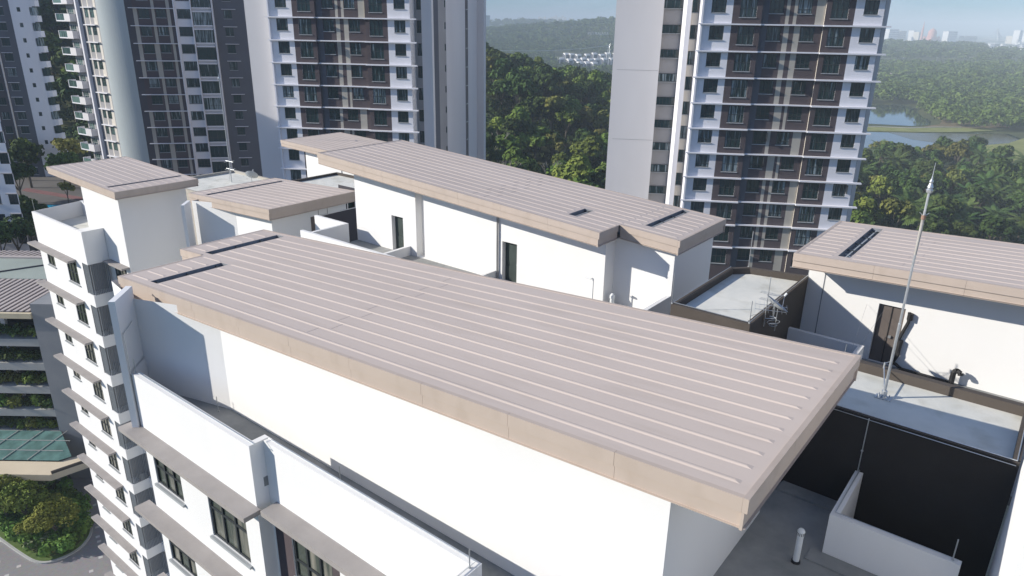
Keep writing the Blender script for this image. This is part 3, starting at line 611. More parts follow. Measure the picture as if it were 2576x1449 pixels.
# other rods
rod(-9.98, 21.9, -9.25, 1.1, 'thin lightning rod on the near left corner of the brown box'); rod(-9.45, 27.7, -9.25, 1.5, 'thin rod at the chamfered far corner of the brown box')
rod(-7.2, 21.95, -9.25, .8, 'short rod on the near right corner of the brown box'); rod(-7.2, 28.15, -9.25, .7, 'short rod where the brown box meets the right wall')
rod(-.1, 15.84, -10.85, .55, 'short rod on the end of the light well parapet at bottom right'); rod(-4.55, 23.9, -10.85, .95, 'white rod on the shaded parapet below the right wall')
rod(-8.06, 9.0, -10.85, .5, 'short rod at the end of the long white parapet at bottom centre'); rod(-19.9, 10.1, -12, .55, 'small rod on the terrace floor by the angled wall')
rod(-13.9, 10.2, -12, .5, 'small rod standing by the shaded base of the near wall'); rod(-22.25, 8.75, -10.85, .5, 'small rod at the left end of the near parapet')
b = MB(); b.path([(-22.25, 8.6, -10.85), (-22.3, 8.62, -9.45), (-22.9, 9.2, -9.35)], .012, steel, 5); tag(b.build('lightning_tape'), 'thin metal tape bracket on the fin wall at left', 'bracket')
rod(-60.9, 22.5, -14.05, 1.3, 'thin rod behind the parapet of the leftmost block'); rod(-60.9, 19.0, -14.05, .9, 'thin rod on the outer corner of the leftmost parapet')

# ================================================================== TOWERS
def fr_of(A, deg):
    e = Vector((math.cos(rad(deg)), math.sin(rad(deg)), 0)); bk = Vector((-e.y, e.x, 0)); A = Vector((A[0], A[1], 0))
    return (lambda s, b, z: tuple(A+e*s+bk*b+zz*z)), e, bk, A, rad(deg)
def bar_mesh(w, d, h, m):
    b = MB(); b.box(0, w, -d, -.003, -h, 0, m); return b.mesh('ledge')
def tower_A(label, A, deg, kind):
    """the two slab towers with the white / brown window facade"""
    t = thing('apartment_tower', label, 'tower'); P, e, bk, A0, rz = fr_of(A, deg); rnd = random.Random(kind)
    ZT, ZBm = 13.2, -57; K = range(-3, 10)
    kz = lambda k: -3.2*k+.1
    N = -bk
    def seg(s0, s1, b, ops, bands, m, depth=.18): 
        mb.panel(A0+bk*b, e, Z_, N, s0, s1, ZBm, ZT, m, ops, bands, depth=depth)
    mb = MB(); W = []
    # segment A
    ops, bands = [], [(3.54, 7.05, ZBm, ZT, tbrown)]
    for k in K:
        z = kz(k)-.2; ops += [(.95, 2.7, z-1.75, z-.1), (4.4, 6.4, z-2.25, z-.1)]
        W += [((.95, 0, z-1.75), 1.75, 1.65, 3, .28, 'window'), ((4.4, 0, z-2.25), 2.0, 2.15, 3, .48, 'bay_window')]
    seg(0, 7.05, 0, ops, bands, twhite)
    # segment B (set back)
    ops, bands = [], [(7.05, 7.95, ZBm, ZT, tslate)]  # slate strip paints in the shadow that segment A casts here
    pats = [((9.98, 10.4), (10.9, 11.3), (13.5, 14.5)), ((9.98, 10.6), (11.2, 11.9), None), ((9.7, 10.15), None, (12.95, 14.0)), ((10.2, 11.1), (11.45, 11.8), None)]
    off = rnd.randrange(4)
    for k in K:
        z = kz(k)-.2; pt = pats[((k+off)//2+(k % 3 == 0)) % 4]
        for q in pt:
            if q: bands.append((q[0], q[1], z-3.1, z+.1, tbeige))
        s2 = 12.0 if pt[2] is None and pt[1] is not None and pt[1][1] > 11.5 else (10.95 if pt[1] is None else 11.35)
        s2 = min(s2, 12.4)
        ops += [(8.0, 9.65, z-1.75, z-.1), (s2, s2+1.65, z-1.75, z-.1)]
        W += [((8.0, .5, z-1.75), 1.65, 1.65, 3, .28, 'window'), ((s2, .5, z-1.75), 1.65, 1.65, 3, .28, 'window')]
    seg(7.05, 14.55, .5, ops, bands, tbrown)
    mb.face([P(7.05, 0, ZBm), P(7.05, .5, ZBm), P(7.05, .5, ZT), P(7.05, 0, ZT)], tdark)
    # segment C
    ops, bands = [], [(14.55, 17.95, ZBm, ZT, tbrown)]
    for k in K:
        z = kz(k)-.2; ops += [(18.95, 20.6, z-1.75, z-.1), (15.2, 17.2, z-2.25, z-.1)]
        W += [((18.95, .3, z-1.75), 1.65, 1.65, 3, .28, 'window'), ((15.2, .3, z-2.25), 2.0, 2.15, 3, .48, 'bay_window')]
    seg(14.55, 21.3, .3, ops, bands, twhite)
    mb.face([P(14.55, .3, ZBm), P(14.55, .5, ZBm), P(14.55, .5, ZT), P(14.55, .3, ZT)], twarm)
    # white corner fin left of segment A
    mb.prism([P(-.22, -.3, 0)[:2], P(0, -.3, 0)[:2], P(0, 3, 0)[:2], P(-.22, 3, 0)[:2]], ZBm, ZT, twhite)
    # left wing
    SW = []
    if kind == 4:
        ops = [(-1.15, -.3, kz(k)-1.95, kz(k)-.25) for k in K]
        seg(-1.25, -.22, 3, ops, [], twarm); SW = [((-1.15, 3, kz(k)-1.95), .85, 1.7, 2, .35, 'side_window') for k in K]
        mb.prism([P(-1.85, 2.2, 0)[:2], P(-1.25, 2.2, 0)[:2], P(-1.25, 9, 0)[:2], P(-1.85, 9, 0)[:2]], ZBm, ZT, twhite)
        ops = [(-4.3, -1.9, kz(k)-1.35, kz(k)-.3) for k in K]
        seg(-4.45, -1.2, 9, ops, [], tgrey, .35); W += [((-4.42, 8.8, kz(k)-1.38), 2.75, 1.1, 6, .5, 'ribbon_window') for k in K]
        bl = -10.85
        mb.panel(A0+bk*8, e, Z_, N, bl, -4.45, ZBm, ZT, tlight)
        mb.face([P(-4.45, 8, ZBm), P(-4.45, 9, ZBm), P(-4.45, 9, ZT), P(-4.45, 8, ZT)], tgrey)
        for k in (-2, 1, 4, 7): mb.box(bl+.6, -4.6, 7.985, 8, -3.0-3.2*k*1.0, -2.96-3.2*k*1.0, tgrey, lambda x, y, z: P(x, y, z))
        outline = [(bl, 8), (bl, 34), (21.3, 34), (21.3, 3)]
    else:
        bl = -4.6
        mb.panel(A0+bk*1.3, e, Z_, N, bl, -.22, ZBm, ZT, tlight)
        outline = [(bl, 1.3), (bl, 34), (24, 34)]
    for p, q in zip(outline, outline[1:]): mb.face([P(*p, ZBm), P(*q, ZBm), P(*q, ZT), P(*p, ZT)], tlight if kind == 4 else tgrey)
    if kind == 3:
        # stepped right side
        ops = [(21.62, 22.35, kz(k)-2.0, kz(k)-.25) for k in K]
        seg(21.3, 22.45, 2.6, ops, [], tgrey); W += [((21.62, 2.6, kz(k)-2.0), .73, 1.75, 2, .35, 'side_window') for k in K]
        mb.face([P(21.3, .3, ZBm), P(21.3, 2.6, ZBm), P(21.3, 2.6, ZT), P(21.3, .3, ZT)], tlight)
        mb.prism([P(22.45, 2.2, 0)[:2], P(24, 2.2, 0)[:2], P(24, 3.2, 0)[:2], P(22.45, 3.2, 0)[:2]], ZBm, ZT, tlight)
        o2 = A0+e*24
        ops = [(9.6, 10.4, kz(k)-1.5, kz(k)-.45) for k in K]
        bands = [(3.2, 5.9, ZBm, ZT, tslate), (5.9, 10.5, ZBm, ZT, tgrey)]  # slate band is deep shade on this flank, put in as colour
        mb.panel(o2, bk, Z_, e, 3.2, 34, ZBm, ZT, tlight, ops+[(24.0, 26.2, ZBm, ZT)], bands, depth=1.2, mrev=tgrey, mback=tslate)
        for k in K:
            q = MB(); q.box(0, .1, -.25, .9, 0, .08, pvc); instance('slit_ledge', q.mesh('slit_ledge'), t, P(24.0, 24.6, kz(k)-1.6), rz)
        mb.panel(A0+bk*34.0+e*24, e, Z_, N, 0, 1.3, ZBm, ZT, tlight); mb.face([P(25.3, 34, ZBm), P(25.3, 36, ZBm), P(25.3, 36, ZT), P(25.3, 34, ZT)], tlight)
        for k in K:
            a_, b_ = win_meshes(.8, 1.05, 1, 1, sill=False)
            o = instance('slit_window', a_, t, tuple(o2+bk*9.6+zz*(kz(k)-1.5)), rz+math.pi/2); instance('pane', b_, o, (0, 0, 0))
    else:
        mb.face([P(21.3, .3, ZBm), P(21.75, 1.8, ZBm), P(21.75, 1.8, ZT), P(21.3, .3, ZT)], tslate)
        mb.prism([P(21.6, 1.6, 0)[:2], P(22.25, 1.6, 0)[:2], P(22.25, 3.4, 0)[:2], P(21.6, 3.4, 0)[:2]], ZBm, ZT, tlight)
        for k in K:
            q = MB(); q.box(0, .35, -.03, .0, 0, 1.6, dframe); instance('slit_window', q.mesh('slit_window'), t, P(21.32, .38, kz(k)-1.95), rz+rad(73))
    mb.face([P(x, y, ZT) for x, y in ((bl, 1.3 if kind == 3 else 8), (0, 3), (0, 0), (21.3, .5), (21.3, 34), (bl, 34))], conc)
    mb.build('wall', t)
    for (o, w_, h_, c_, sp, nm) in W+SW:
        window(t, P(*o), rz, w_, h_, c_, 1 if nm == 'ribbon_window' else 2, split=sp, name=nm)
    L1 = bar_mesh(7.55, .42, .17, twhite); L2 = bar_mesh(7.55, .4, .16, twhite); L3 = bar_mesh(7.75, .5, .18, twhite)
    for k in K:
        instance('ledge', L1, t, P(-.5, 0, kz(k)), rz); instance('ledge', L2, t, P(7.06, .5, kz(k)-.004), rz); instance('ledge', L3, t, P(14.5, .3, kz(k)-.01), rz)
    # a few casements left open
    for (k, s, b) in ((2, 12.95, .5), (6, 20.6, .3), (4, 9.65, .5), (5, 9.65, .5)) if kind == 4 else ((1, 9.65, .5), (3, 13.0, .5)):
        q = MB(); q.box(0, .04, -.5, 0, 0, 1.1, dframe); q.box(.05, .055, -.45, -.04, .05, 1.05, tglass); instance('open_casement', q.mesh('open_casement'), t, P(s, b, kz(k)-1.5), rz)
    return t
tower_A('tall white and brown apartment tower at right with a plain pale flank on its left', (-40.4, 89.3), 30, 4)
tower_A('tall white and brown apartment tower in the centre with a stepped grey shaded side', (-98, 66.2), 29, 3)
# ---- T2 : curved corner tower
def tower_curved():
    t = thing('apartment_tower', 'apartment tower with a rounded pale corner and small projecting balconies left of centre', 'tower')
    mb = MB(); K = range(-2, 12); ZT, ZBm = 12, -57; kz = lambda k: -3.2*k+1.3
    P, e, bk, A0, rz = fr_of((-147.3, 69.2), 49); W = []
    ops, bands = [], [(-1.0, .35, ZBm, ZT, tdark), (3.66, 4.2, ZBm, ZT, tbeige), (7.7, 11.0, ZBm, ZT, twhite), (11.0, 14.9, ZBm, ZT, twhite), (14.9, 21.5, ZBm, ZT, tslate)]
    rn = random.Random(5)
    for k in K:
        z = kz(k); v = (k//2) % 3
        bands += [(.35, 1.05, z-3.2, z, tbeige if v < 2 else tbrown), ((6.35, 6.95, z-3.2, z, tbeige) if v != 1 else (6.6, 7.1, z-3.2, z, tbeige))]
        if v == 1: bands.append((3.3, 3.66, z-3.2, z, tbeige))
        ops += [(1.25, 3.2, z-1.9, z-.15), (4.4, 6.2, z-1.75, z-.15), (8.2, 10.75, z-1.85, z-.15), (16.7, 18.2, z-1.75, z-.2)]
        W += [((1.25, 0, z-1.9), 1.95, 1.75, 3, 'window'), ((4.4, 0, z-1.75), 1.8, 1.6, 3, 'window'), ((8.2, 0, z-1.85), 2.55, 1.7, 4, 'window'), ((16.7, 0, z-1.75), 1.5, 1.55, 3, 'side_window')]
    mb.panel(A0, e, Z_, -bk, -1.0, 21.5, ZBm, ZT, tbrown, ops, bands, depth=.2)
    mb.prism([P(7.72, -.5, 0)[:2], P(7.92, -.5, 0)[:2], P(7.92, 0, 0)[:2], P(7.72, 0, 0)[:2]], ZBm, ZT, twhite)
    mb.prism([P(10.8, -.7, 0)[:2], P(11.0, -.7, 0)[:2], P(11.0, 0, 0)[:2], P(10.8, 0, 0)[:2]], ZBm, ZT, twhite); mb.prism([P(14.7, -.7, 0)[:2], P(14.9, -.7, 0)[:2], P(14.9, 0, 0)[:2], P(14.7, 0, 0)[:2]], ZBm, ZT, twhite)
    # rounded corner + left facade
    P2, e2, bk2, A2, rz2 = fr_of((-159.3, 65.1), 5)
    a = Vector(P2(5.9, 0, 0)[:2]); c = Vector(P(-1.0, 0, 0)[:2]); ctrl = a+Vector((e2.x, e2.y))*3.2
    arc = [a*(1-s)**2+ctrl*2*s*(1-s)+c*s*s for s in np.linspace(0, 1, 14)]
    for p, q in zip(arc, arc[1:]): mb.face([(p.x, p.y, ZBm), (q.x, q.y, ZBm), (q.x, q.y, ZT), (p.x, p.y, ZT)], tcurve)
    ops, bands = [], [(.0, .9, ZBm, ZT, tslate), (.9, 1.15, ZBm, ZT, twarm), (2.75, 3.1, ZBm, ZT, twarm), (4.9, 5.6, ZBm, ZT, twarm), (-.9, -.2, ZBm, ZT, twhite)]
    for k in K:
        z = kz(k); 
        if k % 3 == 0: bands.append((4.3, 4.9, z-3.2, z, twarm))
        ops += [(1.45, 2.65, z-1.95, z-.15), (3.3, 4.75, z-1.95, z-.15), (-2.0, -1.05, z-1.9, z-.2), (-4.9, -2.8, z-1.9, z-.2)]
    for k in K:
        z = kz(k)
        for (s, w_, c_) in ((1.45, 1.2, 2), (3.3, 1.45, 3), (-2.0, .95, 2), (-4.9, 2.1, 3)): window(t, P2(s, 0, z-1.95), rz2, w_, 1.8, c_, 2, gl=GLASSGREEN, fr=sillm if s < 0 else dframe, sill=False)
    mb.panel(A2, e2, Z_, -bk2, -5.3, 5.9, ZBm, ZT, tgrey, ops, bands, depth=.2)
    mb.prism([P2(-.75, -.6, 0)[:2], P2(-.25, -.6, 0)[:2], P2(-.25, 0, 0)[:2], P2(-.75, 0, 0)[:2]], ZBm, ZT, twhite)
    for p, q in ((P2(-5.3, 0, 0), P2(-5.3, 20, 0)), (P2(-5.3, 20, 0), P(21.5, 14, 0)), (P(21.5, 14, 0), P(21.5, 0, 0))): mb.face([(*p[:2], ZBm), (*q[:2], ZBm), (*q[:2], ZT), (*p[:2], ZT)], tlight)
    mb.face([P2(-5.3, 0, ZT), P2(5.9, 0, ZT), P(-1, 0, ZT), P(21.5, 0, ZT), P(21.5, 14, ZT), P2(-5.3, 20, ZT)], conc)
    mb.build('wall', t)
    for o, w_, h_, c_, nm in W: window(t, P(*o), rz, w_, h_, c_, 2, split=.3, name=nm)
    L1 = bar_mesh(8.0, .45, .14, twhite); L2 = bar_mesh(4.2, .5, .16, twhite); L3 = bar_mesh(2.6, .3, .08, twhite)
    fr = MB(); fr.box(0, 3.5, -.62, -.003, 0, .2, twhite); fr.box(0, 3.5, -.62, -.003, 2.55, 2.75, twhite)
    for x in (.05, 1.72, 3.4): fr.box(x, x+.06, -.45, -.4, .2, 2.55, dframe)
    for x in (.85, 2.55): fr.box(x, x+.03, -.44, -.41, .2, 2.55, dframe)
    fr.box(.1, 3.4, -.44, -.41, 1.0, 1.04, dframe); fr = fr.mesh('balcony_frame'); gl = MB().face([(0, -.4, .2), (3.5, -.4, .2), (3.5, -.4, 2.55), (0, -.4, 2.55)], tglass).mesh('balcony_glazing')
    # projecting balcony box on the far left corner
    bb = MB(); bb.box(0, 3.4, -1.5, 0, 0, .22, twhite); bb.box(0, .16, -1.5, 0, .22, 1.5, twhite); bb.box(3.24, 3.4, -1.5, 0, .22, 1.5, twhite); bb.box(3.4, 5.4, -1.5, -1.35, 0, 1.45, tlight); bb.box(5.25, 5.4, -1.35, 0, 0, 1.45, tlight); bb.box(3.4, 5.25, -1.35, 0, 0, .15, twhite); bb = bb.mesh('balcony')
    bg_ = MB().face([(.16, -1.45, .22), (3.24, -1.45, .22), (3.24, -1.45, 1.4), (.16, -1.45, 1.4)], GLASSGREEN).mesh('balcony_glass')
    for k in K:
        instance('ledge', L1, t, P(-.35, 0, kz(k)), rz); instance('ledge', L2, t, P2(1.0, 0, kz(k)), rz2); instance('ledge', L3, t, P(16.4, 0, kz(k)), rz)
        o = instance('balcony_frame', fr, t, P(11.05, 0, kz(k)-3.2), rz); instance('balcony_glazing', gl, o, (0, 0, 0))
        o = instance('balcony', bb, t, P2(-7.6, .3, kz(k)-5.95), rz2); instance('balcony_glass', bg_, o, (0, 0, 0))
tower_curved()
def tower_left():
    t = thing('apartment_tower', 'far left blue-grey shaded tower with small square windows and stepped corner windows', 'tower')
    mb = MB(); K = range(-1, 13); ZT, ZBm = 9, -57; kz = lambda k: -3.2*k+1.3
    P, e, bk, A0, rz = fr_of((-189, 64.3), 44)
    ops = []; bands = [(-5.6, -1.6, ZBm, ZT, tslate), (-14, -5.6, ZBm, ZT, tdark)]  # tdark band paints the deep shade of a further side
    for k in K:
        z = kz(k); ops += [(-.15, .55, z-1.05, z-.15), (2.45, 3.0, z-1.75, z-.1), (-4.8, -3.0, z-1.8, z-.2), (-8.2, -6.6, z-1.8, z-.2), (-11.5, -9.8, z-1.8, z-.2)]
        window(t, P(-.15, 0, z-1.05), rz, .7, .9, 2, 2, sill=False)
        window(t, P(-4.8, 0, z-1.8), rz, 1.8, 1.6, 3, 2, split=.3); window(t, P(-8.2, 0, z-1.8), rz, 1.6, 1.6, 3, 2, split=.3); window(t, P(-11.5, 0, z-1.8), rz, 1.7, 1.6, 3, 2, split=.3)
    mb.panel(A0, e, Z_, -bk, -14, 3.0, ZBm, ZT, twhite, ops, bands, depth=.15)
    mb.prism([P(-5.75, -.4, 0)[:2], P(-5.6, -.4, 0)[:2], P(-5.6, 0, 0)[:2], P(-5.75, 0, 0)[:2]], ZBm, ZT, tlight)
    q4 = [P(-14, 0, 0)[:2], P(3.0, 0, 0)[:2], (P(3.0, 0, 0)[0]-14.2, P(3.0, 0, 0)[1]+5.2), P(-14, 15, 0)[:2]]
    for p, q in zip(q4[1:], q4[2:]+q4[:1]): mb.face([(*p, ZBm), (*q, ZBm), (*q, ZT), (*p, ZT)], tlight)
    mb.face([(*p, ZT) for p in q4], conc)
    mb.build('wall', t)
    cw = MB(); cw.box(0, .9, -.6, 1.2, 0, 1.3, twhite); cw = cw.mesh('corner_spandrel'); cg = MB().box(0, .8, -.5, 1.1, 0, 1.65, tglass).mesh('corner_window')
    L1 = bar_mesh(2.3, .25, .08, twhite)
    for k in K:
        instance('corner_spandrel', cw, t, P(3.0, .4, kz(k)-3.1), rz); instance('corner_window', cg, t, P(2.62, .4, kz(k)-1.78), rz); instance('ledge', L1, t, P(-5.2, 0, kz(k)), rz)
    t = thing('apartment_tower', 'pale tower at the left edge with corner windows stepping down its side', 'tower')
    P, e, bk, A0, rz = fr_of((-129.3, 37.4), 40); mb = MB(); K = range(-4, 9); kz = lambda k: -3.2*k-13.65; ZT = 4; ops = []
    for k in K:
        z = kz(k); ops += [(-.2, 1.2, z-1.75, z-.05), (-3.0, -1.4, z-1.7, z-.1), (-6, -4.4, z-1.7, z-.1)]
        window(t, P(-.2, 0, z-1.75), rz, 1.38, 1.7, 3, 2, split=.3, sill=False); window(t, P(-3.0, 0, z-1.7), rz, 1.6, 1.6, 3, 2); window(t, P(-6.0, 0, z-1.7), rz, 1.6, 1.6, 3, 2)
    mb.panel(A0, e, Z_, -bk, -12, 1.22, -57, ZT, twhite, ops, [], depth=.2)
    q4 = [P(-12, 0, 0)[:2], P(1.22, 0, 0)[:2], (P(1.22, 0, 0)[0]-9.7, P(1.22, 0, 0)[1]+2.6), P(-12, 9, 0)[:2]]
    for p, q in zip(q4[1:], q4[2:]+q4[:1]): mb.face([(*p, -57), (*q, -57), (*q, ZT), (*p, ZT)], twhite)
    mb.face([(*p, ZT) for p in q4], conc)
    mb.build('wall', t); L1 = bar_mesh(1.7, .3, .1, tgrey)
    for k in K: instance('ledge', L1, t, P(-.4, 0, kz(k)+.05), rz)
tower_left()

# ---------------- podium, pool deck, clubhouse, planter
podm = mat('podium_deck', (.13, .12, .11), .9, .12, .15)
def poly_struct(name, pts, z, m, base):
    b = MB(); b.prism([LW(*p)[:2] for p in pts], base, z, m); return struct(b.build(name))
P, e, bk, A0, rzc = fr_of((-92.0, 26.2), 38)
b = MB(); b.prism([P(x, y, 0)[:2] for x, y in ((-60, 9), (16, 9), (30, 60), (10, 95), (-60, 95))], -56, -36.2, podm); struct(b.build('podium'))
cm = thing('clubhouse', 'clubhouse with planted balcony tiers, striped metal roof and grey stone end wall', 'building')
slabm = mat('tier_slab', (.40, .40, .38), .85, .06, .3); stone = mat('stone_cladding', (.24, .25, .26), .8, .0, .25, col2=(.31, .31, .31), detail=9); dint = mat('tier_dark', (.03, .035, .04), .8, .1, .5)
b = MB(); b.panel(A0-bk*.25, e, Z_, -bk, 0, 9, -56, -31.8, stone); b.face([P(0, -.25, -56), P(0, 6, -56), P(0, 6, -31.8), P(0, -.25, -31.8)], stone); b.face([P(0, -.25, -31.8), P(9, -.25, -31.8), P(9, 6, -31.8), P(0, 6, -31.8)], stone); b.build('stone_wall', cm)
b = MB()
for k in range(5): b.box(-40, 0, 0, 5, -37.4-3.2*k, -36.45-3.2*k, slabm, lambda x, y, z: P(x, y, z))
b.box(-40, 0, 4.9, 5.4, -56, -32.5, dint, lambda x, y, z: P(x, y, z)); b.build('tier_slabs', cm)
b = MB()
for x in (-5.3, -13, -21, -29): b.box(x, x+.5, 1.5, 2.0, -56, -33, tlight, lambda x, y, z: P(x, y, z))
b.build('column', cm)
ribm = mat('striped_roof_metal', (.48, .42, .39), .6, .05, .3)
b = MB()
for i in range(64):
    x = -40+i*.75; b.box(x, x+.38, .1, 7.3, 0, .12, ribm, lambda x, y, z: P(x+.35*y, y, -33.0+.19*y+z))
b.face([P(-40, -.2, -33.06), P(3, -.2, -33.06), P(6, 7.4, -31.62), P(-40, 7.4, -31.62)], mat('roof_dark_stripe', (.17, .14, .13), .8))  # darker sheet showing as stripes between the raised strips
b.box(-40, 0, -.5, -.1, -33.6, -32.95, mat('fascia_cream', (.62, .53, .36), .7), lambda x, y, z: P(x, y, z)); b.build('striped_roof', cm)
gr = mat('green_grey_roof', (.36, .40, .35), .5, .1, .1)
b = MB(); b.face([P(-42, 7.4, -31.5), P(14, 7.4, -31.5), P(14, 14.2, -31.15), P(-42, 14.2, -31.15)], gr); b.face([P(14, 7.4, -36), P(14, 14.2, -36), P(14, 14.2, -31.15), P(14, 7.4, -31.5)], gr); b.face([P(-42, 7.4, -36), P(14, 7.4, -36), P(14, 7.4, -31.5), P(-42, 7.4, -31.5)], gr)
b.tube(P(-13, 7.5, -31.42), P(-2, 14.1, -31.08), .1, tdark); b.build('flat_roof', cm)
b = MB(); b.box(-42, 14, 14.2, 14.9, -32, -30.95, ribm, lambda x, y, z: P(x, y, z))
for i in range(70): b.box(-42+i*.8, -42+i*.8+.4, 14.9, 17.6, -31.2, -31.1, ribm, lambda x, y, z: P(x+.3*(y-15), y, z))
b.face([P(-42, 14.9, -31.25), P(14, 14.9, -31.25), P(14, 17.6, -31.25), P(-42, 17.6, -31.25)], podm); b.face([P(-42, 17.6, -31.25), P(14, 17.6, -31.25), P(14, 17.6, -36.2), P(-42, 17.6, -36.2)], slabm); b.build('trellis_roof', cm)
# glass canopy and cream canopy
gcan = mat('canopy_glass', (.12, .22, .20), .12, .3, .7, spec=.6); cream = mat('canopy_cream', (.68, .58, .43), .7, .05, .3)
t = thing('entrance_canopy', 'sloping green glass canopy edged by a cream roof slab above the driveway', 'canopy')
b = MB(); gp = [P(-40, -.3, -48.9), P(.2, -.3, -48.9), P(3.6, -4.2, -49.9), P(2.5, -5.0, -50), P(-40, -5.0, -50)]; b.face(gp, gcan); b.build('glass_roof', t)
b = MB()
for i in range(14): x = -38+i*3.0; b.tube(P(x-2.2, -5, -49.93), P(x, -.3, -48.83), .05, slabm, n=5)
for yy in (-1.9, -3.5): b.tube(P(-40, yy, -48.86-(-yy-.3)*.235), P(2.2, yy, -48.86-(-yy-.3)*.235), .05, slabm, n=5)
b.build('glazing_bar', t)
b = MB(); cp = [P(x, y, 0)[:2] for x, y in ((-40, -4.9), (2.5, -4.9), (3.4, -4.1), (6.5, -2.4), (7.6, -3.2), (3.0, -7.6), (-40, -7.4))]; b.prism(cp, -51.0, -50.2, cream, bottom=True)
b.tube(P(7.3, -3.3, -50.1), P(3.0, -7.3, -50.1), .22, brownp); b.build('roof_slab', t)
b = MB()
for x in (-2, -12, -22): b.box(x, x+.8, -6.9, -6.1, -56, -51, slabm, lambda x, y, z: P(x, y, z))
b.build('column', t)
# paving
def paver():
    m = bpy.data.materials.new('paving_blocks'); m.use_nodes = True; n = m.node_tree; bs = n.nodes['Principled BSDF']; bs.inputs['Roughness'].default_value = .85
    g = n.nodes.new('ShaderNodeNewGeometry'); mp_ = n.nodes.new('ShaderNodeMapping'); mp_.inputs['Rotation'].default_value = (0, 0, rad(20))
    vo = n.nodes.new('ShaderNodeTexVoronoi'); vo.inputs['Scale'].default_value = 1.05; vo.inputs['Randomness'].default_value = .12; vo.distance = 'CHEBYCHEV'
    n.links.new(g.outputs['Position'], mp_.inputs['Vector']); n.links.new(mp_.outputs[0], vo.inputs['Vector'])
    r = n.nodes.new('ShaderNodeValToRGB'); r.color_ramp.interpolation = 'CONSTANT'; r.color_ramp.elements[0].color = (.62, .60, .56, 1); r.color_ramp.elements[1].color = (.30, .285, .28, 1); r.color_ramp.elements[1].position = .21
    n.links.new(vo.outputs['Distance'], r.inputs[0]); ns = n.nodes.new('ShaderNodeTexNoise'); ns.inputs['Scale'].default_value = 3; ns.inputs['Detail'].default_value = 6
    n.links.new(g.outputs['Position'], ns.inputs['Vector']); mx_ = n.nodes.new('ShaderNodeMix'); mx_.data_type = 'RGBA'; mx_.blend_type = 'MULTIPLY'; mx_.inputs['Factor'].default_value = .35
    n.links.new(r.outputs[0], mx_.inputs['A']); n.links.new(ns.outputs['Color'], mx_.inputs['B']); n.links.new(mx_.outputs['Result'], bs.inputs['Base Color']); return m
b = MB(); b.prism([P(x, y, 0)[:2] for x, y in ((-60, 9), (40, 9), (60, -60), (-60, -60))], -56.2, -55.9, paver()); struct(b.build('driveway_paving'))
kerbm = mat('kerb_concrete', (.42, .42, .40), .8, .08, 1); soil = mat('planter_soil', (.07, .09, .03), .95, 0, 1.5, col2=(.12, .14, .05)); lawn = mat('planter_lawn', (.10, .15, .04), .95, .2, 1.5)
pl = [(-78.2, 17.1), (-77.05, 18.1), (-76.7, 19.9), (-77.1, 21.6), (-78.7, 23.2), (-80.8, 23.9), (-85, 25.2), (-93, 25.5), (-96, 22), (-95, 18), (-90.5, 15.4), (-85.45, 16.0), (-80.7, 16.6)]
def smooth(poly, it=2):
    for _ in range(it):
        q = []
        for i in range(len(poly)):
            a, c = poly[i], poly[(i+1) % len(poly)]; q += [(a[0]*.75+c[0]*.25, a[1]*.75+c[1]*.25), (a[0]*.25+c[0]*.75, a[1]*.25+c[1]*.75)]
        poly = q
    return poly
pl = smooth(pl); cen = (sum(p[0] for p in pl)/len(pl), sum(p[1] for p in pl)/len(pl)); inn = [(p[0]+(cen[0]-p[0])*.035, p[1]+(cen[1]-p[1])*.06) for p in pl]
pt = thing('planter_bed', 'curved kerbed planting bed in the paved driveway at bottom left', 'planter')
b = MB(); b.prism(pl, -55.9, -55.72, kerbm); b.build('kerb', pt); b = MB(); b.prism(inn, -55.8, -55.68, lawn); b.build('lawn', pt)
i2 = [(p[0]+(cen[0]-p[0])*.09-.1, p[1]+(cen[1]-p[1])*.17+.25) for p in pl]; b = MB(); b.prism(i2, -55.7, -55.6, soil); b.build('soil', pt)
# pool area on the podium
poolm = mat('pool_water', (.02, .35, .55), .1, .1, .5, spec=.6)
b = MB(); b.prism([(-157.5, 47.2), (-153, 48), (-154, 53), (-158, 54.5), (-162, 50)], -36.5, -36.1, poolm); struct(b.build('pool_water'))
b = MB(); b.prism([(-178, 54), (-160, 58.5), (-160, 60.3), (-180, 55.6)], -36.5, -36.12, mat('red_path', (.20, .10, .095), .9, .1, .4)); struct(b.build('red_path'))


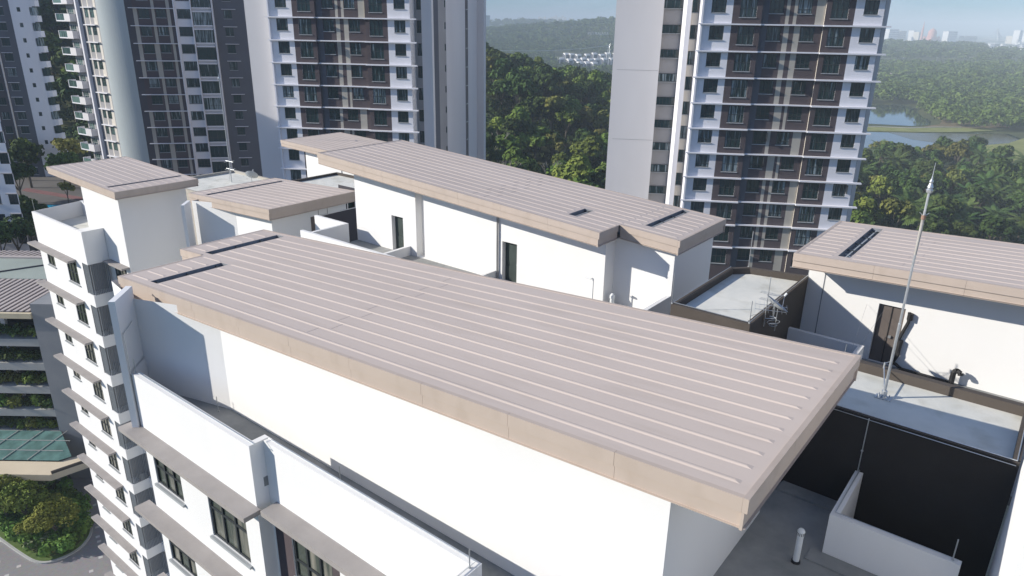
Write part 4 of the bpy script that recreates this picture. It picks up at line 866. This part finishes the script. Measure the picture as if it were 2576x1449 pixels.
# ================================================================== TREES
def leafmat(name, c1, c2, rnd=.25):
    m = mat(name, c1, .8, 0, .35, col2=c2, spec=.15, rnd=rnd, detail=3); b = m.node_tree.nodes['Principled BSDF']
    return m
leafA = leafmat('leaves_dark_green', (.03, .06, .016), (.075, .12, .03)); leafB = leafmat('leaves_mid_green', (.08, .14, .025), (.18, .25, .05))
leafC = leafmat('leaves_olive', (.10, .12, .03), (.20, .20, .05)); leafP = leafmat('palm_leaves', (.04, .085, .025), (.10, .16, .045)); barkm = mat('bark', (.12, .10, .075), .9, .2, 3); pale = mat('bark_pale', (.35, .32, .28), .9, .15, 3)
def leaf_quads(centers, radii, nper, size, rng, up=.35):
    """arrays of small folded leaf clumps over the outer part of each lobe"""
    vs = []
    for (c, r) in zip(centers, radii):
        n = int(nper*(r/ max(radii))**2)+8
        d = rng.normal(size=(n, 3)); d /= np.linalg.norm(d, axis=1)[:, None]; d[:, 2] = np.where(d[:, 2] < -.45, -d[:, 2], d[:, 2])
        rr = r*(.62+.42*rng.random(n)**.6); p = np.array(c)+d*rr[:, None]*np.array([1, 1, .82])
        nrm = d+rng.normal(size=(n, 3))*.55; nrm[:, 2] += up; nrm /= np.linalg.norm(nrm, axis=1)[:, None]
        a = np.cross(nrm, rng.normal(size=(n, 3))); a /= np.linalg.norm(a, axis=1)[:, None]; b = np.cross(nrm, a)
        s = size*(.6+.8*rng.random(n)); s1 = (s*(.55+.3*rng.random(n)))[:, None]; s = s[:, None]
        q = np.stack([p-a*s, p-b*s1+nrm*s*.25, p+a*s, p+b*s1+nrm*s*.2], axis=1); vs.append(q)
    return np.concatenate(vs)
def quads_mesh(name, Q, m):
    n = len(Q); me = bpy.data.meshes.new(name); me.vertices.add(n*4); me.vertices.foreach_set('co', Q.reshape(-1).astype(np.float32))
    me.loops.add(n*4); me.loops.foreach_set('vertex_index', np.arange(n*4, dtype=np.int32)); me.polygons.add(n)
    me.polygons.foreach_set('loop_start', np.arange(0, n*4, 4, dtype=np.int32)); me.materials.append(m); me.update(calc_edges=True); return me
def crown_lobes(rng, R, H, n, flat=1.0):
    cs, rs = [(0, 0, H)], [R*.55]
    for i in range(n):
        a = rng.random()*2*math.pi; t = rng.random()**.6; d = R*.78*t; z = H+R*flat*(.55*(1-t*t)-.35*rng.random()); cs.append((d*math.cos(a), d*math.sin(a), z)); rs.append(R*(.22+.2*rng.random()))
    return cs, rs
def make_tree(kind, seed, R, H, leaf, nl=12, nper=130, size=.5, flat=1.0, bm=None):
    rng = np.random.default_rng(seed); cs, rs = crown_lobes(rng, R, H, nl, flat)
    cr_ = quads_mesh('crown', leaf_quads(cs, rs, nper, size, rng), leaf)
    b = MB(); b.tube((0, 0, -2), (0, 0, H*.6), R*.075, bm or barkm, R*.05, 7)
    for c in cs[1:6]: b.tube((0, 0, H*.45), (c[0]*.8, c[1]*.8, c[2]-.1*R), R*.04, bm or barkm, R*.015, 5)
    return cr_, b.mesh('trunk'), kind
def plant_tree(proto, x, y, z, s, label, group, cat='tree', rz=None, name=None):
    t = thing(name or proto[2], label, cat, group); t.location = (x, y, z); t.scale = (s, s, s*random.uniform(.85, 1.2)); t.rotation_euler = (0, 0, random.uniform(0, 6.28) if rz is None else rz)
    instance('crown', proto[0], t, (0, 0, 0)); instance('trunk', proto[1], t, (0, 0, 0)); return t
def make_palm(seed, R=4.2, H=6):
    rng = np.random.default_rng(seed); Q = []
    for i in range(26):
        a = i*2.39996+rng.random()*.3; el = 1.15-1.5*(i/26)+rng.normal()*.08; ln = R*(.8+.35*rng.random()); prev = np.array([0, 0, H]); d = np.array([math.cos(a)*math.cos(el), math.sin(a)*math.cos(el), math.sin(el)]); side = np.array([-math.sin(a), math.cos(a), 0])
        for k in range(6):
            d = d+np.array([0, 0, -.17]); d /= np.linalg.norm(d); nx = prev+d*ln/6; w0 = .1+.75*math.sin(math.pi*(k+.15)/6.3); w1 = .1+.75*math.sin(math.pi*(k+1.1)/6.6); dr = np.array([0, 0, -.35])
            for sg in (1, -1):
                for h in (0, .5):
                    p0 = prev+(nx-prev)*h; p1 = prev+(nx-prev)*(h+.33); tip = (side*sg+d*.55)
                    Q.append([p0, p1, p1+tip*w1+dr*w1, p0+tip*w0+dr*w0])
            prev = nx
    b = MB(); b.tube((0, 0, -1), (0, 0, H), .32, barkm, .26, 7)
    return quads_mesh('crown', np.array(Q), leafP), b.mesh('trunk'), 'palm_tree'
T_A = [make_tree('broadleaf_tree', 10+i, 4.6, 7.2, leafA, 13, 150, .5) for i in range(3)]
T_B = [make_tree('broadleaf_tree', 20+i, 4.4, 7.0, leafB, 14, 150, .46) for i in range(3)]
T_C = [make_tree('broadleaf_tree', 30+i, 4.0, 7.4, leafC, 12, 130, .44) for i in range(2)]
PALM = [make_palm(40), make_palm(41, 3.8, 5)]
def gl_(u, v): return LW(u, v, gz(u, v))
rng = np.random.default_rng(3); cnt = 0
def scatter(u0, u1, v0, v1, step, ok, place, jit=.45):
    v = v0; row = 0
    while v < v1:
        u = u0+(step/2 if row % 2 else 0)
        while u < u1:
            uu = u+rng.normal()*step*jit*.6; vv = v+rng.normal()*step*jit*.6
            if ok(uu, vv): place(uu, vv)
            u += step
        v += step*.87; row += 1
def hid(u, v):   # inside one of the tower footprints or the podium
    x, y, _ = LW(u, v)
    for (A, d, s0, s1, b0, b1) in (((-40.4, 89.3), 30, -12, 24, -3, 37), ((-98, 66.2), 29, -6, 27, -3, 37), ((-147.3, 69.2), 49, -8, 24, -3, 20)):
        e_ = (math.cos(rad(d)), math.sin(rad(d))); q = (x-A[0], y-A[1]); s = q[0]*e_[0]+q[1]*e_[1]; b = -q[0]*e_[1]+q[1]*e_[0]
        if s0 < s < s1 and b0 < b < b1: return True
    return False
def put_mid(u, v):
    r = rng.random(); k = 'A' if r < .42 else ('B' if r < .8 else 'C'); pr = {'A': T_A, 'B': T_B, 'C': T_C}[k]; p = gl_(u, v)
    plant_tree(pr[rng.integers(len(pr))], p[0], p[1], p[2], .9+.75*rng.random(), {'A': 'dark green', 'B': 'bright green', 'C': 'olive'}[k]+' tree '+('low behind the long roof edge' if v < 225 else ('halfway up the wood' if v < 310 else 'near the crest of the wood'))+', '+('beside the centre tower' if u/v < .03 else ('beside the right tower' if u/v > .095 else 'midway between the towers')), 'trees in the wood between the towers')
scatter(-30, 70, 162, 425, 10.8, lambda u, v: -.055 < u/v < .165 and not hid(u, v), put_mid)
# dead pale trees in the wood
def dead_tree(x, y, z, h, seed):
    r = random.Random(seed); b = MB(); tops = [(Vector((0, 0, 0)), Vector((0, 0, h*.45)), .16)]
    b.tube((0, 0, 0), (0, 0, h*.45), .22, pale, .15, 6)
    def br(p, d, l, w, n):
        q = p+d*l; b.tube(p, q, w, pale, w*.6, 5)
        if n: 
            for _ in range(3): br(q, (d+Vector((r.uniform(-.7, .7), r.uniform(-.7, .7), r.uniform(-.1, .5)))).normalized(), l*.65, w*.6, n-1)
    for _ in range(4): br(Vector((0, 0, h*.45)), Vector((r.uniform(-.6, .6), r.uniform(-.6, .6), 1)).normalized(), h*.25, .13, 2)
    t = thing('dead_tree', 'bare pale dead tree among the dark crowns between the towers', 'tree', 'dead trees in the wood'); t.location = (x, y, z); bb = b.build('trunk', t)
for u, v, h in ((-2, 210, 16), (4, 200, 15), (11, 215, 15), (-5, 235, 16), (16, 208, 13)): p = gl_(u, v); dead_tree(p[0], p[1], p[2], h, int(u*7+v))
# wood seen in the gap at upper left
def put_left(u, v):
    k = rng.random(); pr = T_A if k < .6 else (T_B if k < .85 else T_C); p = gl_(u, v)
    nm = 'dark' if k < .6 else ('green' if k < .85 else 'olive'); plant_tree(pr[rng.integers(len(pr))], p[0], p[1], p[2], 1.2+.6*rng.random(), nm+' hillside tree '+('low' if v < 275 else 'high')+' in the gap between the two leftmost towers, '+('left' if u/v < -.6 else 'right')+' side', 'trees in the upper left gap')
scatter(-290, -120, 215, 420, 13, lambda u, v: -.71 < u/v < -.5 and not hid(u, v), put_left)
# right hand jungle: near broadleaf trees and palms, one by one
def put_right(u, v):
    wh = ('just above the right roof' if v < 240 else ('in the middle of the grove' if v < 310 else 'by the lake'))+', '+('beside the right tower' if u/v < .52 else ('behind the mast' if u/v < .60 else 'towards the right edge'))
    k = rng.random(); p = gl_(u, v)
    if (v < 250 and u/v > .56 and k < .6) or (250 < v < 330 and u/v < .58 and k < .55) or (u/v > .62 and k < .5):
        plant_tree(PALM[rng.integers(2)], p[0], p[1], p[2], 1.0+.5*rng.random(), 'oil palm with arching fronds '+wh, 'palms in the grove')
    else:
        pr = T_A if k > .7 else (T_B if k > .25 else T_C); w_ = 'dark' if k > .7 else ('mid green' if k > .25 else 'olive')
        plant_tree(pr[rng.integers(len(pr))], p[0], p[1], p[2], .8+.5*rng.random(), w_+' leafy tree '+wh, 'trees in the grove')
scatter(84, 272, 186, 372, 9.5, lambda u, v: .44 < u/v < .735 and not hid(u, v) and not (v > 302 and u > 215) and not (v > 338), put_right)
# trees by the podium and pool
for (x, y, z, s, pr, lb) in ((-188, 59, -36.2, .95, T_B[0], 'light green round tree behind the pool at left'), (-176, 63, -36.2, .8, T_A[1], 'small dark tree on the podium by the red path'), (-181, 66, -36.2, .9, T_C[0], 'tree beside the leftmost small roof above the red path'),
        (-159, 56, -36.2, .45, T_C[1], 'yellow green shrub between the pool and the red path'), (-199, 62.6, -36.2, 1.15, T_A[0], 'dark tree at the foot of the shaded far left tower'), (-179.6, 56.5, -36.2, .9, T_A[1], 'dark tree beside the light green round tree'), (-166, 50, -36.4, .75, T_A[0], 'dark tree left of the pool'), (-172, 60.5, -36.4, .7, T_A[2], 'dark tree on the far side of the red path'), (-168, 46, -36.2, 1.0, T_A[2], 'dark tree against the left edge tower above the pool'), (-160, 42.5, -36.2, 1.05, T_A[1], 'dark tree rising beside the left edge tower')):
    plant_tree(pr, x, y, z, s, lb, None)
for i, (x, y) in enumerate(((-143, 40.5), (-138.9, 38.6), (-141, 43), (-133, 37.5), (-147, 43.5), (-127.6, 36.4), (-125.4, 33.4), (-130.5, 34.6), (-135.5, 41))):
    plant_tree(T_A[i % 3], x, y, -37.5, .66, 'dark dense bush in the clump beside the striped podium roof', 'dark bushes by the podium')
# planter trees
T_P = [make_tree('ornamental_tree', 50+i, 3.0, 4.2, leafmat('leaves_planter', (.10, .15, .02), (.22, .25, .05), .12), 22, 420, .16, .9) for i in range(2)]
T_R = make_tree('ornamental_tree', 53, 2.2, 3.0, leafmat('leaves_russet', (.10, .08, .02), (.17, .10, .03), .1), 14, 380, .15, .8)
for (x, y, s, pr, lb) in ((-80.2, 20.1, .88, T_P[0], 'rounded bright green tree at the tip of the kerbed planter'), (-82.8, 20.4, .75, T_P[1], 'low bright tree just behind the planter tip'), (-84.6, 18.9, .85, T_P[1], 'yellow green tree in the middle of the kerbed planter'), (-87.4, 17.6, .85, T_P[0], 'leafy tree at the left side of the kerbed planter'), (-90.3, 16.4, .9, T_R, 'russet tinged low tree at the left edge of the planter'), (-82.0, 18.2, .5, T_P[0], 'small round tree near the lower kerb of the planter')):
    plant_tree(pr, x, y, -55.6, s, lb, None)
shr = quads_mesh('shrub_foliage', leaf_quads([(0, 0, .3), (.3, .2, .4), (-.3, .1, .35)], [.5, .4, .4], 70, .12, np.random.default_rng(5)), leafmat('leaves_shrub', (.08, .17, .03), (.17, .28, .06), .3))
shl = quads_mesh('shrub_foliage', leaf_quads([(0, 0, .3), (.3, .2, .4)], [.5, .4], 60, .12, np.random.default_rng(6)), leafmat('leaves_light', (.14, .18, .08), (.3, .33, .2), .2))
cs_ = np.array(inn)
for i in range(150):
    a = rng.random()*2*math.pi; rr_ = math.sqrt(rng.random())*.97; ex = min(i2, key=lambda p: abs(math.atan2(p[1]-cen[1], p[0]-cen[0])-(a-math.pi)))
    x = cen[0]+(ex[0]-cen[0])*rr_; y = cen[1]+(ex[1]-cen[1])*rr_
    o = bpy.data.objects.new('shrub', shl if rng.random() < .15 else shr); COL.objects.link(o); o.location = (x, y, -55.6); s_ = 1.1+.8*rng.random(); o.scale = (s_, s_, s_); o.rotation_euler = (0, 0, rng.random()*6)
    tag(o, ('pale' if o.data is shl else 'green')+' leafy shrub '+('near the kerb' if rr_ > .65 else 'deep')+' in the kerbed planter, '+('at its right tip' if x > -82 else ('in its middle' if x > -88 else 'at its left side')), 'shrub', 'shrubs in the kerbed planter')
# clubhouse tier planting
P, e, bk, A0, rzc = fr_of((-92.0, 26.2), 38)
tsh = [quads_mesh('tier_plant', leaf_quads([(0, 0, .5), (.5, .2, .5), (-.5, .1, .6), (.1, -.2, .9)], [.75, .6, .6, .5], 90, .17, np.random.default_rng(60+i)), l) for i, l in enumerate((leafA, leafB, leafC))]
for k in range(5):
    for i in range(12):
        x = -.7-1.25*i+rng.random()*.4; r_ = rng.random(); o = bpy.data.objects.new('balcony_plant', tsh[0 if r_ < .5 else (1 if r_ < .85 else 2)]); COL.objects.link(o)
        o.location = P(x, .75+rng.random()*.8, -36.5-3.2*k); s_ = .75+.5*rng.random(); o.scale = (s_, s_, s_*1.1); o.rotation_euler = (0, 0, rng.random()*6)
        tag(o, 'bushy plant on the '+('top', 'second', 'third', 'fourth', 'lowest')[k]+' planted tier of the clubhouse', 'plant', 'plants on the clubhouse tiers')
# far woods: each one object, read as one mass
def wood(name, label, regions, seed, leaf, fsz=1.0):
    rg = np.random.default_rng(seed); Q = []
    for (u0, u1, v0, v1, step, R, ok) in regions:
        v = v0
        while v < v1:
            st = step*(1+(v-v0)/max(v0, 1)*.35); u = u0*v
            while u < u1*v:
                uu = u+rg.normal()*st*.35; vv = v+rg.normal()*st*.35
                if ok(uu, vv):
                    x, y, z = gl_(uu, vv); k = (1+(v-v0)/max(v0, 1)*.3)*(.75+.5*rg.random())
                    cs = [(x+rg.normal()*R*.35*k, y+rg.normal()*R*.35*k, z+R*(.7+.5*rg.random())*k) for _ in range(4)]
                    Q.append(leaf_quads(cs, [R*.62*k]*4, 17, R*.17*k*fsz, rg))
                u += st
            v += st*.85
    o = bpy.data.objects.new(name, quads_mesh(name, np.concatenate(Q), leaf)); COL.objects.link(o); tag(o, label, 'wood', None, 'stuff'); return o
lake_ok = lambda u, v: not (u < 272+(.36*(v-460) if v > 460 else 0) and v < 604) and not (v < 470 and u < 285)
pts_road = lambda u, v: not (1085 < v < 1190 and u < 700) and not (1140+max(u-620, 0)*.3 < v < 1200+max(u-620, 0)*.3) and not (u < 470 and 835 < v < 915)
wj = leafmat('far_leaves_green', (.055, .10, .025), (.14, .19, .045), 0); wj2 = leafmat('far_leaves_dark', (.045, .08, .025), (.11, .15, .045), 0)
for m_ in (wj, wj2):
    for n_ in m_.node_tree.nodes:
        if n_.type == 'TEX_NOISE': n_.inputs['Scale'].default_value = .045; n_.inputs['Detail'].default_value = 6
wood('jungle', 'wide green jungle spreading beyond the lake to the highway', [(.42, .76, 395, 860, 8.5, 5.0, lambda u, v: lake_ok(u, v) and not (u < 345 and v < 452) and pts_road(u, v)), (.42, .78, 905, 1080, 13, 6, pts_road)], 1, wj)
wood('far_wood', 'hazy blue green woods beyond the highway below the distant city', [(.40, .80, 1150, 2300, 22, 8, lambda u, v: pts_road(u, v) and not (u/v > .62 and v > 1500))], 2, wj2)
wood('hill_wood', 'wooded hill behind the white terrace houses between the towers', [(-.09, .20, 430, 930, 13, 5.5, lambda u, v: True), (-.09, .20, 1250, 2100, 17, 7.5, lambda u, v: True), (-.09, .05, 930, 1250, 14, 6, lambda u, v: True)], 3, wj2)
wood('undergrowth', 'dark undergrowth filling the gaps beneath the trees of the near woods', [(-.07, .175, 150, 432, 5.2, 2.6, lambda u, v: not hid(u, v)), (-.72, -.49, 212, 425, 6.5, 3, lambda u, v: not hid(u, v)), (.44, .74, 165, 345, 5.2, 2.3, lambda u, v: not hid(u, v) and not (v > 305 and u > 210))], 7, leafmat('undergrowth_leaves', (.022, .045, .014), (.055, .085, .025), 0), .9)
wood('ridge_wood', 'hazy wooded ridge below the distant white towers', [(-.09, .20, 2200, 3000, 36, 11, lambda u, v: True)], 4, wj2)
# ================================================================== DISTANT BUILDINGS
def win_box(name_parent, cx_, cy_, z0, w_, d_, h_, rz, m, wm, nfl, ncol, band=False):
    b = MB(); fh = h_/nfl; bands = []
    for i in range(nfl):
        if band: bands.append((-w_*.47, w_*.47, i*fh+fh*.35, i*fh+fh*.75, wm)); continue
        for j in range(ncol): x = -w_/2+w_*(j+.25)/ncol; bands.append((x, x+w_/ncol*.5, i*fh+fh*.3, i*fh+fh*.78, wm))
    b.panel((0, -d_/2, 0), X_, Z_, -Y_, -w_/2, w_/2, 0, h_, m, [], bands)
    for p, q in (((w_/2, -d_/2), (w_/2, d_/2)), ((w_/2, d_/2), (-w_/2, d_/2)), ((-w_/2, d_/2), (-w_/2, -d_/2))): b.face([(*p, 0), (*q, 0), (*q, h_), (*p, h_)], m)
    b.box(-w_*.51, w_*.51, -d_*.51, d_*.51, h_, h_*1.02, m); b.build('wall', name_parent, (cx_, cy_, z0), rz)
farw = mat('far_white', (.78, .76, .74), .9, .05, .01); farwin = mat('far_window', (.10, .13, .17), .4, .1, .05); farred = mat('far_terracotta', (.55, .20, .13), .9, .08, .02); farpink = mat('far_pink', (.62, .30, .24), .7, .06, .05); farcream = mat('far_cream', (.66, .60, .5), .9, .05, .02); dkroof = mat('dark_roof', (.08, .08, .09), .8, .1, .2)
rf_ = random.Random(11)
# white terrace houses
i = 0
for row, (va, za) in enumerate(((1000, 0), (1075, 0), (1160, 0))):
    for j in range(9):
        uv_ = .058+.0095*j+.004*row-.0015*(row == 0)*0; 
        if row == 0 and not (2 < j < 6): continue
        v = va+4*j+rf_.uniform(-16, 16); u = (uv_+rf_.uniform(-.0016, .0016))*v ; p = LW(u, v, gz(u, v)+.2); t = thing('terrace_house', 'small white and dark terrace house in the '+('nearest', 'middle', 'farthest')[row]+' row on the far slope', 'house', 'white terrace houses'); t.location = p; t.rotation_euler = (0, 0, YAW+.35+rf_.uniform(-.05, .05))
        b = MB(); b.box(-4.4, 4.4, -5, 5, 0, 7.2, tslate); b.box(-4.6, -3.4, -5.6, -4.9, 0, 8.2, farw); b.box(2.2, 3.2, -5.5, -4.9, 0, 7.6, farw); b.build('wall', t)
        b = MB(); b.box(-4.8, 1.5, -5.8, -1, 7.2, 8.6, farw); b.box(-3.5, 4.6, -1, 5.2, 8, 9.7, farw); b.build('roof', t)
        b = MB(); b.box(-2.6, 1.8, -5.06, -5.0, 4.2, 6.4, farwin); b.box(-2.6, 1.8, -5.06, -5.0, .8, 3.0, farwin); b.build('window', t)
wl = MB()
for a, c in (((.056*1005, 1005), (.083*975, 975)), ((.083*975, 975), (.098*960, 960))):
    pa, pc = LW(a[0], a[1], gz(*a)+3.0), LW(c[0], c[1], gz(*c)+3.0); wl.face([(pa[0], pa[1], pa[2]-4), (pc[0], pc[1], pc[2]-4), pc, pa], farw); wl.face([pa, pc, (pc[0]-.3, pc[1]+.6, pc[2]), (pa[0]-.3, pa[1]+.6, pa[2])], farw)
tag(wl.build('boundary_wall'), 'low white wall in front of the far terrace houses', 'wall')
# white towers on the ridge
for j, (ux, top) in enumerate(((.0305, .0052), (.034, .0045), (.0375, .0055), (.0425, .0042), (.046, .0053), (.0495, .0058), (.0521, .0072), (.0555, .0050), (.0585, .0055), (.0607, .0073), (.064, .0052), (.070, .0045), (.0735, .0040), (.083, .0030), (.0865, .0032))):
    v = 3300+40*j; u = ux*v; z0 = -30; h = top*v-z0; t = thing('high_rise', 'hazy white tower block in the cluster on the far ridge between the two towers', 'tower', 'white tower blocks on the ridge'); x, y, _ = LW(u, v)
    win_box(t, x, y, z0, 8+rf_.random()*3, 9, h, YAW-.3, farw, farwin, 16, 3)
for j, (ux, top, w_) in enumerate(((.0235, .0015, 24), (.0265, .0006, 20), (.0290, -.0001, 22))):
    v = 3050; t = thing('apartment_block', ('wide', 'middle', 'low')[j]+' grey pink block at the left end of the far ridge cluster', 'building'); x, y, _ = LW(ux*v, v); win_box(t, x, y, -35, w_/2, 12, top*v+35, YAW-.3, farcream, farwin, 8, 5)
# terracotta apartment blocks
for (ux, w_, zt, lb) in ((.0128, 34, -.0028, 'tall terracotta striped block on the far hillside'), (.0008, 30, -.0085, 'lower terracotta striped block left of the taller one')):
    v = 2600; t = thing('apartment_block', lb, 'building'); x, y, _ = LW(ux*v, v); h = 22 if ux > .01 else 15; win_box(t, x, y, zt*v-h, w_, 15, h, YAW, farred, farcream, 6, 1, True)
t = thing('office_tower', 'blue glass tower flaring towards its top beside the centre tower', 'tower'); v = 2300; x, y, _ = LW(-.0400*v, v)
gls = mat('blue_glass', (.10, .20, .26), .15, .1, .05, spec=.6); b = MB(); W0, W1, H = 9.5, 13, 42; P8 = [(-W0-2, -8, 0), (W0, -8, 0), (W0, 8, 0), (-W0-2, 8, 0), (-W1, -8, H), (W1, -8, H), (W1, 8, H), (-W1, 8, H)]
for q in ((0, 1, 5, 4), (1, 2, 6, 5), (2, 3, 7, 6), (3, 0, 4, 7), (4, 5, 6, 7)): b.face([P8[i] for i in q], gls)
b.build('curtain_wall', t, (x, y, -28), YAW); b = MB()
for i in range(11): f = i/11; b.box(-(W0+2+(W1-W0-2)*f)-.05, W0+(W1-W0)*f+.05, -8.15, -8.0, H*f, H*f+.5, slabm)
b.build('floor_bands', t, (x, y, -28), YAW)
# hillside letters
fc = bpy.data.curves.new('hillside_sign', 'FONT'); fc.body = 'PUTRAJAYA'; fc.size = 6.5; fc.space_character = 1.1; fc.extrude = .3
fo = bpy.data.objects.new('tmp', fc); COL.objects.link(fo); dg = bpy.context.evaluated_depsgraph_get(); me = bpy.data.meshes.new_from_object(fo.evaluated_get(dg)); bpy.data.objects.remove(fo)
me.materials.clear(); me.materials.append(farw); so_ = bpy.data.objects.new('hillside_sign', me); COL.objects.link(so_); v = 1330; u = .0945*v; so_.location = LW(u, v, -.0152*v-.5); so_.rotation_euler = (rad(90), 0, YAW); tag(so_, 'row of small white letters on the far wooded hillside', 'sign')
# domed mosque-like hall, minaret and city to the right
D = 3000
t = thing('domed_hall', 'pink domed hall with stepped arcades among the distant city buildings', 'building'); x, y, _ = LW(.5475*D, D); zb = -.0172*D
b = MB(); b.box(-34, 34, -20, 20, -6, 8, farpink); b.box(-24, 24, -16, 16, 8, 15, farpink); b.build('hall', t, (x, y, zb), YAW+.55)
b = MB(); b.lathe((0, 0, 0), [(17, 15), (17, 20), (15.5, 21), (15.5, 27), (15.8, 30), (15, 35), (12.8, 40), (9, 44), (4.5, 47), (1, 48.5), (.5, 51), (0, 54)], farpink, 24); b.build('dome', t, (x, y, zb), YAW+.55)
for a, c in ((-26, -14), (26, -14), (-26, 14), (26, 14)):
    q = MB(); q.lathe((a, c, 8), [(4.5, 0), (4.5, 6), (3.8, 9), (2, 11.5), (0, 13)], farpink, 12); q.build('small_dome', t, (x, y, zb), YAW+.55)
q = MB()
for i in range(11): q.box(-32+6*i, -29.5+6*i, -20.3, -20.0, -2, 5, farwin)
q.build('arches', t, (x, y, zb), YAW+.55)
x, y, _ = LW(.5235*D, D-60); t = thing('minaret', 'tall pointed pale pink minaret left of the domed hall', 'minaret'); b = MB(); b.lathe((0, 0, 0), [(6, -4), (6, 6), (4.6, 10), (4.2, 34), (3.6, 36), (3.2, 50), (2.4, 52), (1.6, 62), (.3, 73), (0, 74)], farpink, 10); b.build('shaft', t, (x, y, zb))
offs = [(.4935, 60, -.0030, 'long pale office block at the left of the distant city'), (.5065, 34, -.0050, 'lower pinkish office block beside the long pale one'), (.5205, 9, -.0042, 'thin white slab left of the minaret'), (.5275, 9, -.006, 'thin white slab right of the minaret'), (.571, 62, -.0045, 'pale block right of the domed hall'), (.5955, 88, -.0098, 'long colonnaded white building in the distant city'), (.6600, 24, -.002, 'pale tower at the right edge of the distant city'), (.652, 30, -.009, 'low white block near the right edge of the distant city'), (.676, 60, -.003, 'wide pale block beyond the right edge of the city')]
for i, (ux, w_, tp, lb) in enumerate(offs):
    v = D+120+30*(i % 3); x, y, _ = LW(ux*v, v); t = thing('city_building', lb, 'building'); zb2 = -.0185*v; win_box(t, x, y, zb2, w_, 24, tp*v-zb2, YAW+.5, farw if i % 2 == 0 else farcream, farwin, 6 if i != 5 else 1, max(3, int(w_/7)))
# cable-stayed bridge
t = thing('cable_bridge', 'white cable stayed bridge with a leaning pylon in the hazy distance at right', 'bridge'); v = D+100
Pt = lambda ux, zz_: Vector(LW(ux*v, v, zz_*v))
b = MB(); b.tube(Pt(.613, -.0148), Pt(.647, -.0148), 1.6, farw); b.build('deck', t); b = MB(); b.tube(Pt(.6352, -.016), Pt(.6318, .0012), 2.0, farw, 1.0); b.tube(Pt(.6380, -.016), Pt(.6320, .0008), 1.4, farw, .8); b.build('pylon', t)
b = MB()
for i in range(12): b.tube(Pt(.6145+.0014*i, -.0147), Pt(.6320, .0005-.0006*i), .28, farw, n=4)
for i in range(7): b.tube(Pt(.6385+.0012*i, -.0147), Pt(.6321, .0006-.0007*i), .3, farw, n=4)
b.build('cables', t)
# scattered low houses before the city
for i in range(46):
    ux = rf_.uniform(.595, .70); k = rf_.uniform(-.0295, -.0195); v = -62/k; 
    if v < 1500: continue
    x, y, _ = LW(ux*v, v); t = thing('town_house', 'small white roofed building in the hazy town below the cable bridge', 'house', 'low town buildings'); b = MB(); w_ = rf_.uniform(8, 22); b.box(-w_/2, w_/2, -5, 5, 0, rf_.uniform(4, 9), farw if i % 3 else tslate); b.box(-w_/2-.5, w_/2+.5, -5.5, 5.5, 9, 9.6, farw); b.build('wall', t, (x, y, gz(ux*v, v)+3), YAW+rf_.uniform(-.3, .3))
# lamp posts along the highway
for i in range(6):
    u = 470+62*i; v = 1090+(u-380)*.29; x, y, z = LW(u, v, -56.4); b = MB(); b.tube((0, 0, 0), (0, 0, 13), .28, steel, .18, 5); b.box(-1.5, 1.5, -.15, .15, 13, 13.25, steel)
    tag(b.build('street_lamp', None, (x, y, z)), 'tall double armed street lamp beside the distant highway', 'street lamp', 'lamps along the highway')
# power lines over the woods
def pylon(u, v, h, label):
    x, y, z = gl_(u, v); b = MB()
    for a, c in ((-3, -3), (3, -3), (3, 3), (-3, 3)): b.tube((a, c, 0), (a*.15, c*.15, h), .18, steel, .1, 4)
    for k in range(6): f = k/6; r_ = 3*(1-.85*f); zz2 = h*f; b.tube((-r_, -r_, zz2), (r_*.86, -r_*.86, zz2+h/6), .09, steel, n=4); b.tube((r_, -r_, zz2), (-r_*.86, -r_*.86, zz2+h/6), .09, steel, n=4)
    for k in (.78, .88, .97): b.tube((-5, 0, h*k), (5, 0, h*k), .12, steel, n=4)
    o = b.build('power_pylon', None, (x, y, z), YAW+.8); tag(o, label, 'pylon'); return Vector((x, y, z+h*.95))
pa = pylon(-95, 800, 38, 'lattice power pylon hidden behind the centre tower'); pb = pylon(115, 930, 36, 'lattice power pylon on the wooded slope near the terrace houses')
wr = MB()
for o_ in (-4, 0, 4):
    pts = [pa.lerp(pb, s)+Vector((r0.x*0, 0, -7*4*s*(1-s)))+f0*o_ for s in np.linspace(0, 1, 14)]; wr.path(pts, .13, steel, 4)
tag(wr.build('power_line'), 'three sagging power cables across the far woods', 'power line')
# ================================================================== HAZE
hb = MB(); hb.box(-9000, 9000, -3200, 9800, -66, 62, farw); ho = hb.build('haze'); tag(ho, 'pale blue morning haze over the valley', 'haze', None, 'stuff')
hm = bpy.data.materials.new('haze_air'); hm.use_nodes = True; n = hm.node_tree; n.nodes.clear(); out = n.nodes.new('ShaderNodeOutputMaterial'); pv = n.nodes.new('ShaderNodeVolumePrincipled')
pv.inputs['Color'].default_value = (.80, .92, 1, 1); pv.inputs['Density'].default_value = .00036; pv.inputs['Anisotropy'].default_value = -.3; n.links.new(pv.outputs[0], out.inputs['Volume'])
ho.data.materials.clear(); ho.data.materials.append(hm)
